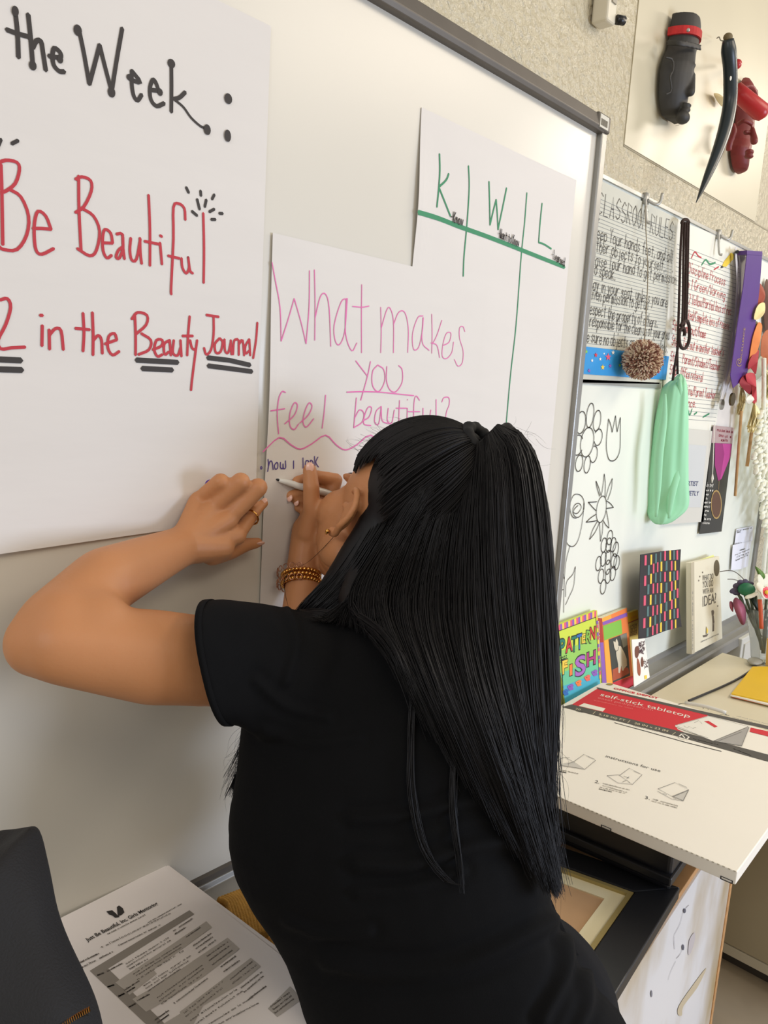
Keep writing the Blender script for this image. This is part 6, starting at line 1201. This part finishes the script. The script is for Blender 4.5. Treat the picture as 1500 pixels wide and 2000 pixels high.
# thin separate locks over the back
for g, c_ in (([(800, 1180, .90), (812, 1215, .86), (808, 1283, .84), (797, 1417, .80), (797, 1550, .78), (821, 1657, .78), (869, 1723, .78), (898, 1730, .78)], 34),
              ([(800, 1180, .90), (822, 1230, .86), (848, 1310, .83), (872, 1406, .80), (883, 1470, .79), (880, 1577, .79), (890, 1657, .79), (900, 1747, .79)], 42)):
    st += sheet_strands([g, [(x+9, y, z) for x, y, z in g]], c_, (3, 1.5), .003, .003, 3, .3, 4)
strands_mesh('hair_strands', st, m_hair, man, .00075)
# flyaway hairs
fly = []
for _ in range(330):
    k = np.random.rand()
    if k < .05: q0 = V(np.random.uniform(960, 1060), np.random.uniform(832, 900), .97); dv = V(np.random.uniform(10, 60), np.random.uniform(-30, 30), 0)
    elif k < .4: q0 = V(np.random.uniform(700, 900), 0, 1.0); q0[1] = 832+((q0[0]-820)/120)**2*50; dv = V(np.random.uniform(-40, 25), np.random.uniform(-22, 0), 0)
    elif k < .85: yy = np.random.uniform(950, 1700); q0 = V(np.interp(yy, [950, 1180, 1400, 1700], [1050, 1072, 1080, 1076]), yy, np.interp(yy, [950, 1700], [.95, .82])); dv = V(np.random.uniform(-5, 26), np.random.uniform(40, 130), 0)
    else: yy = np.random.uniform(1400, 1520); q0 = V(478-(yy-1400)*.2, yy, .98); dv = V(np.random.uniform(-35, 8), np.random.uniform(30, 80), 0)
    c_ = V(np.random.randn()*9, np.random.randn()*6, 0)
    fly.append(np.array([A(*(q0+dv*t+c_*math.sin(t*3))) for t in np.linspace(0, 1, NP)]))
strands_mesh('loose_hairs', fly, m_hair, man, .00016)
strands_mesh('loose_hairs', [np.array([A(*p) for p in resample([(704, 985, .985), (650, 1050, 1.0), (605, 1095, 1.02), (575, 1110, 1.03)], NP)]), np.array([A(*p) for p in resample([(575, 1110, 1.03), (556, 1130, 1.03), (557, 1160, 1.03), (566, 1195, 1.03)], NP)])], m_hair, man, .0006)
# hair tie
o = MB(); tn = A(975, 838, .98)-A(935, 872, 1.0); tn /= np.linalg.norm(tn); a1 = np.cross(tn, CF); a1 /= np.linalg.norm(a1); a2 = np.cross(tn, a1)
cc = A(938, 862, .985)
for k in range(9):
    t = 2*math.pi*k/9; ball(o, cc+.023*(a1*math.cos(t)+a2*math.sin(t)), .0095, 10, 6)
tube(o, [cc+.023*(a1*math.cos(t)+a2*math.sin(t)) for t in np.linspace(0, 2*math.pi, 25)], .008, 8)
remesh(o, 'hair_tie', .0025, mat('black_elastic', (8, 8, 9), .8), man, 2)
# ---- jewellery
o = MB(); rc = A(489, 1010, .998); rt = A(515, 983, 1.028)-A(465, 1040, .97); rt /= np.linalg.norm(rt); a1 = np.cross(rt, CF); a1 /= np.linalg.norm(a1); a2 = np.cross(rt, a1)
tube(o, [rc+.0112*(a1*math.cos(t)+a2*math.sin(t)) for t in np.linspace(0, 2*math.pi, 33)], [.0010+.0005*abs(math.sin(5*t)) for t in np.linspace(0, 2*math.pi, 33)], 8, cap=False)
for k in range(5): t = math.pi*1.5+(k-2)*.22; ball(o, rc+.0120*(a1*math.cos(t)+a2*math.sin(t)), .0017, 8, 6)
o.build('ring', m_gold, man, True, 'thin gold ring on the left index finger')
o = MB(); ball(o, hp(.0835, -.012, -.042), .0032, 12, 8); ball(o, hp(.0835, -.012, -.0445), .0018); o.build('earring', m_gold, man, True, 'small stud earring')
wd = WR-A(590, 1250, 1.04); wd /= np.linalg.norm(wd); bc = A(588, 1132, 1.078); a1 = np.cross(wd, CF); a1 /= np.linalg.norm(a1); a2 = np.cross(wd, a1)
bt = MB()
for row in range(3):
    for k in range(30):
        t = 2*math.pi*(k+.5*(row % 2))/30; ball(bt, bc+wd*(row-1)*.0065+.0262*(a1*math.cos(t)+a2*math.sin(t)), .0033, 8, 6)
bt.build('bracelet', m_gold, man, True, 'gold beaded chain bracelet')
bt = MB(); bc2 = bc-CR*.004+wd*.002
for row in range(2):
    for k in range(18):
        t = 2*math.pi*k/18; c_ = bc2+wd*((row-.5)*.017)+.0300*(a1*math.cos(t)+a2*math.sin(t)); e1 = -a1*math.sin(t)+a2*math.cos(t)
        if math.cos(t)*(a1@CR)+math.sin(t)*(a2@CR) > .25: continue
        tube(bt, [c_+.0042*(e1*math.cos(q)+wd*math.sin(q)) for q in np.linspace(0, 2*math.pi, 11)], .0007, 5, cap=False)
bt.build('bracelet', mat('rose_gold', (190, 140, 112), .3, 1), man, True, 'thin rose-gold chain bracelet')

# ---- marker in her hand, and the purple cap in the other
mk = thing('marker', 'white felt-tip marker with black tip in the writing hand', 'marker', tuple(A(537, 936, 1.058)))
P0, P1 = A(537, 935.5, 1.0585), A(655, 968, 1.105); ax = (P1-P0); ax /= np.linalg.norm(ax)
m_wp = mat('white_plastic', (222, 218, 206), .35); m_bp = mat('black_plastic', (24, 23, 24), .35)
o = MB(); tube(o, [P0, P0+ax*.004, P0+ax*.007], [.0008, .0018, .0022], 10); o.build('tip', m_bp, mk, True)
o = MB(); tube(o, [P0+ax*.006, P0+ax*.018, P0+ax*.030, P0+ax*.034, P0+ax*.115], [.0026, .0040, .0048, .0056, .0058], 14); o.build('barrel', m_wp, mk, True)
o = MB(); tube(o, [P0+ax*.113, P0+ax*.120, P0+ax*.123], [.0060, .0060, .004], 14); o.build('end_cap', m_bp, mk, True)
q = A(403, 944, .985); dq = CR*.5-CD*.2+CF*.9; dq /= np.linalg.norm(dq); o = MB()
tube(o, [q-CR*.007-dq*.002, q-dq*.001-CR*.004, q+CR*.02+CD*.004], [.0058, .0072, .0072], 14)
tag(o.build('purple_marker', mat('purple_plastic', (70, 30, 140), .3), None, True), 'end of a purple marker held under the fingers of the left hand', 'marker')
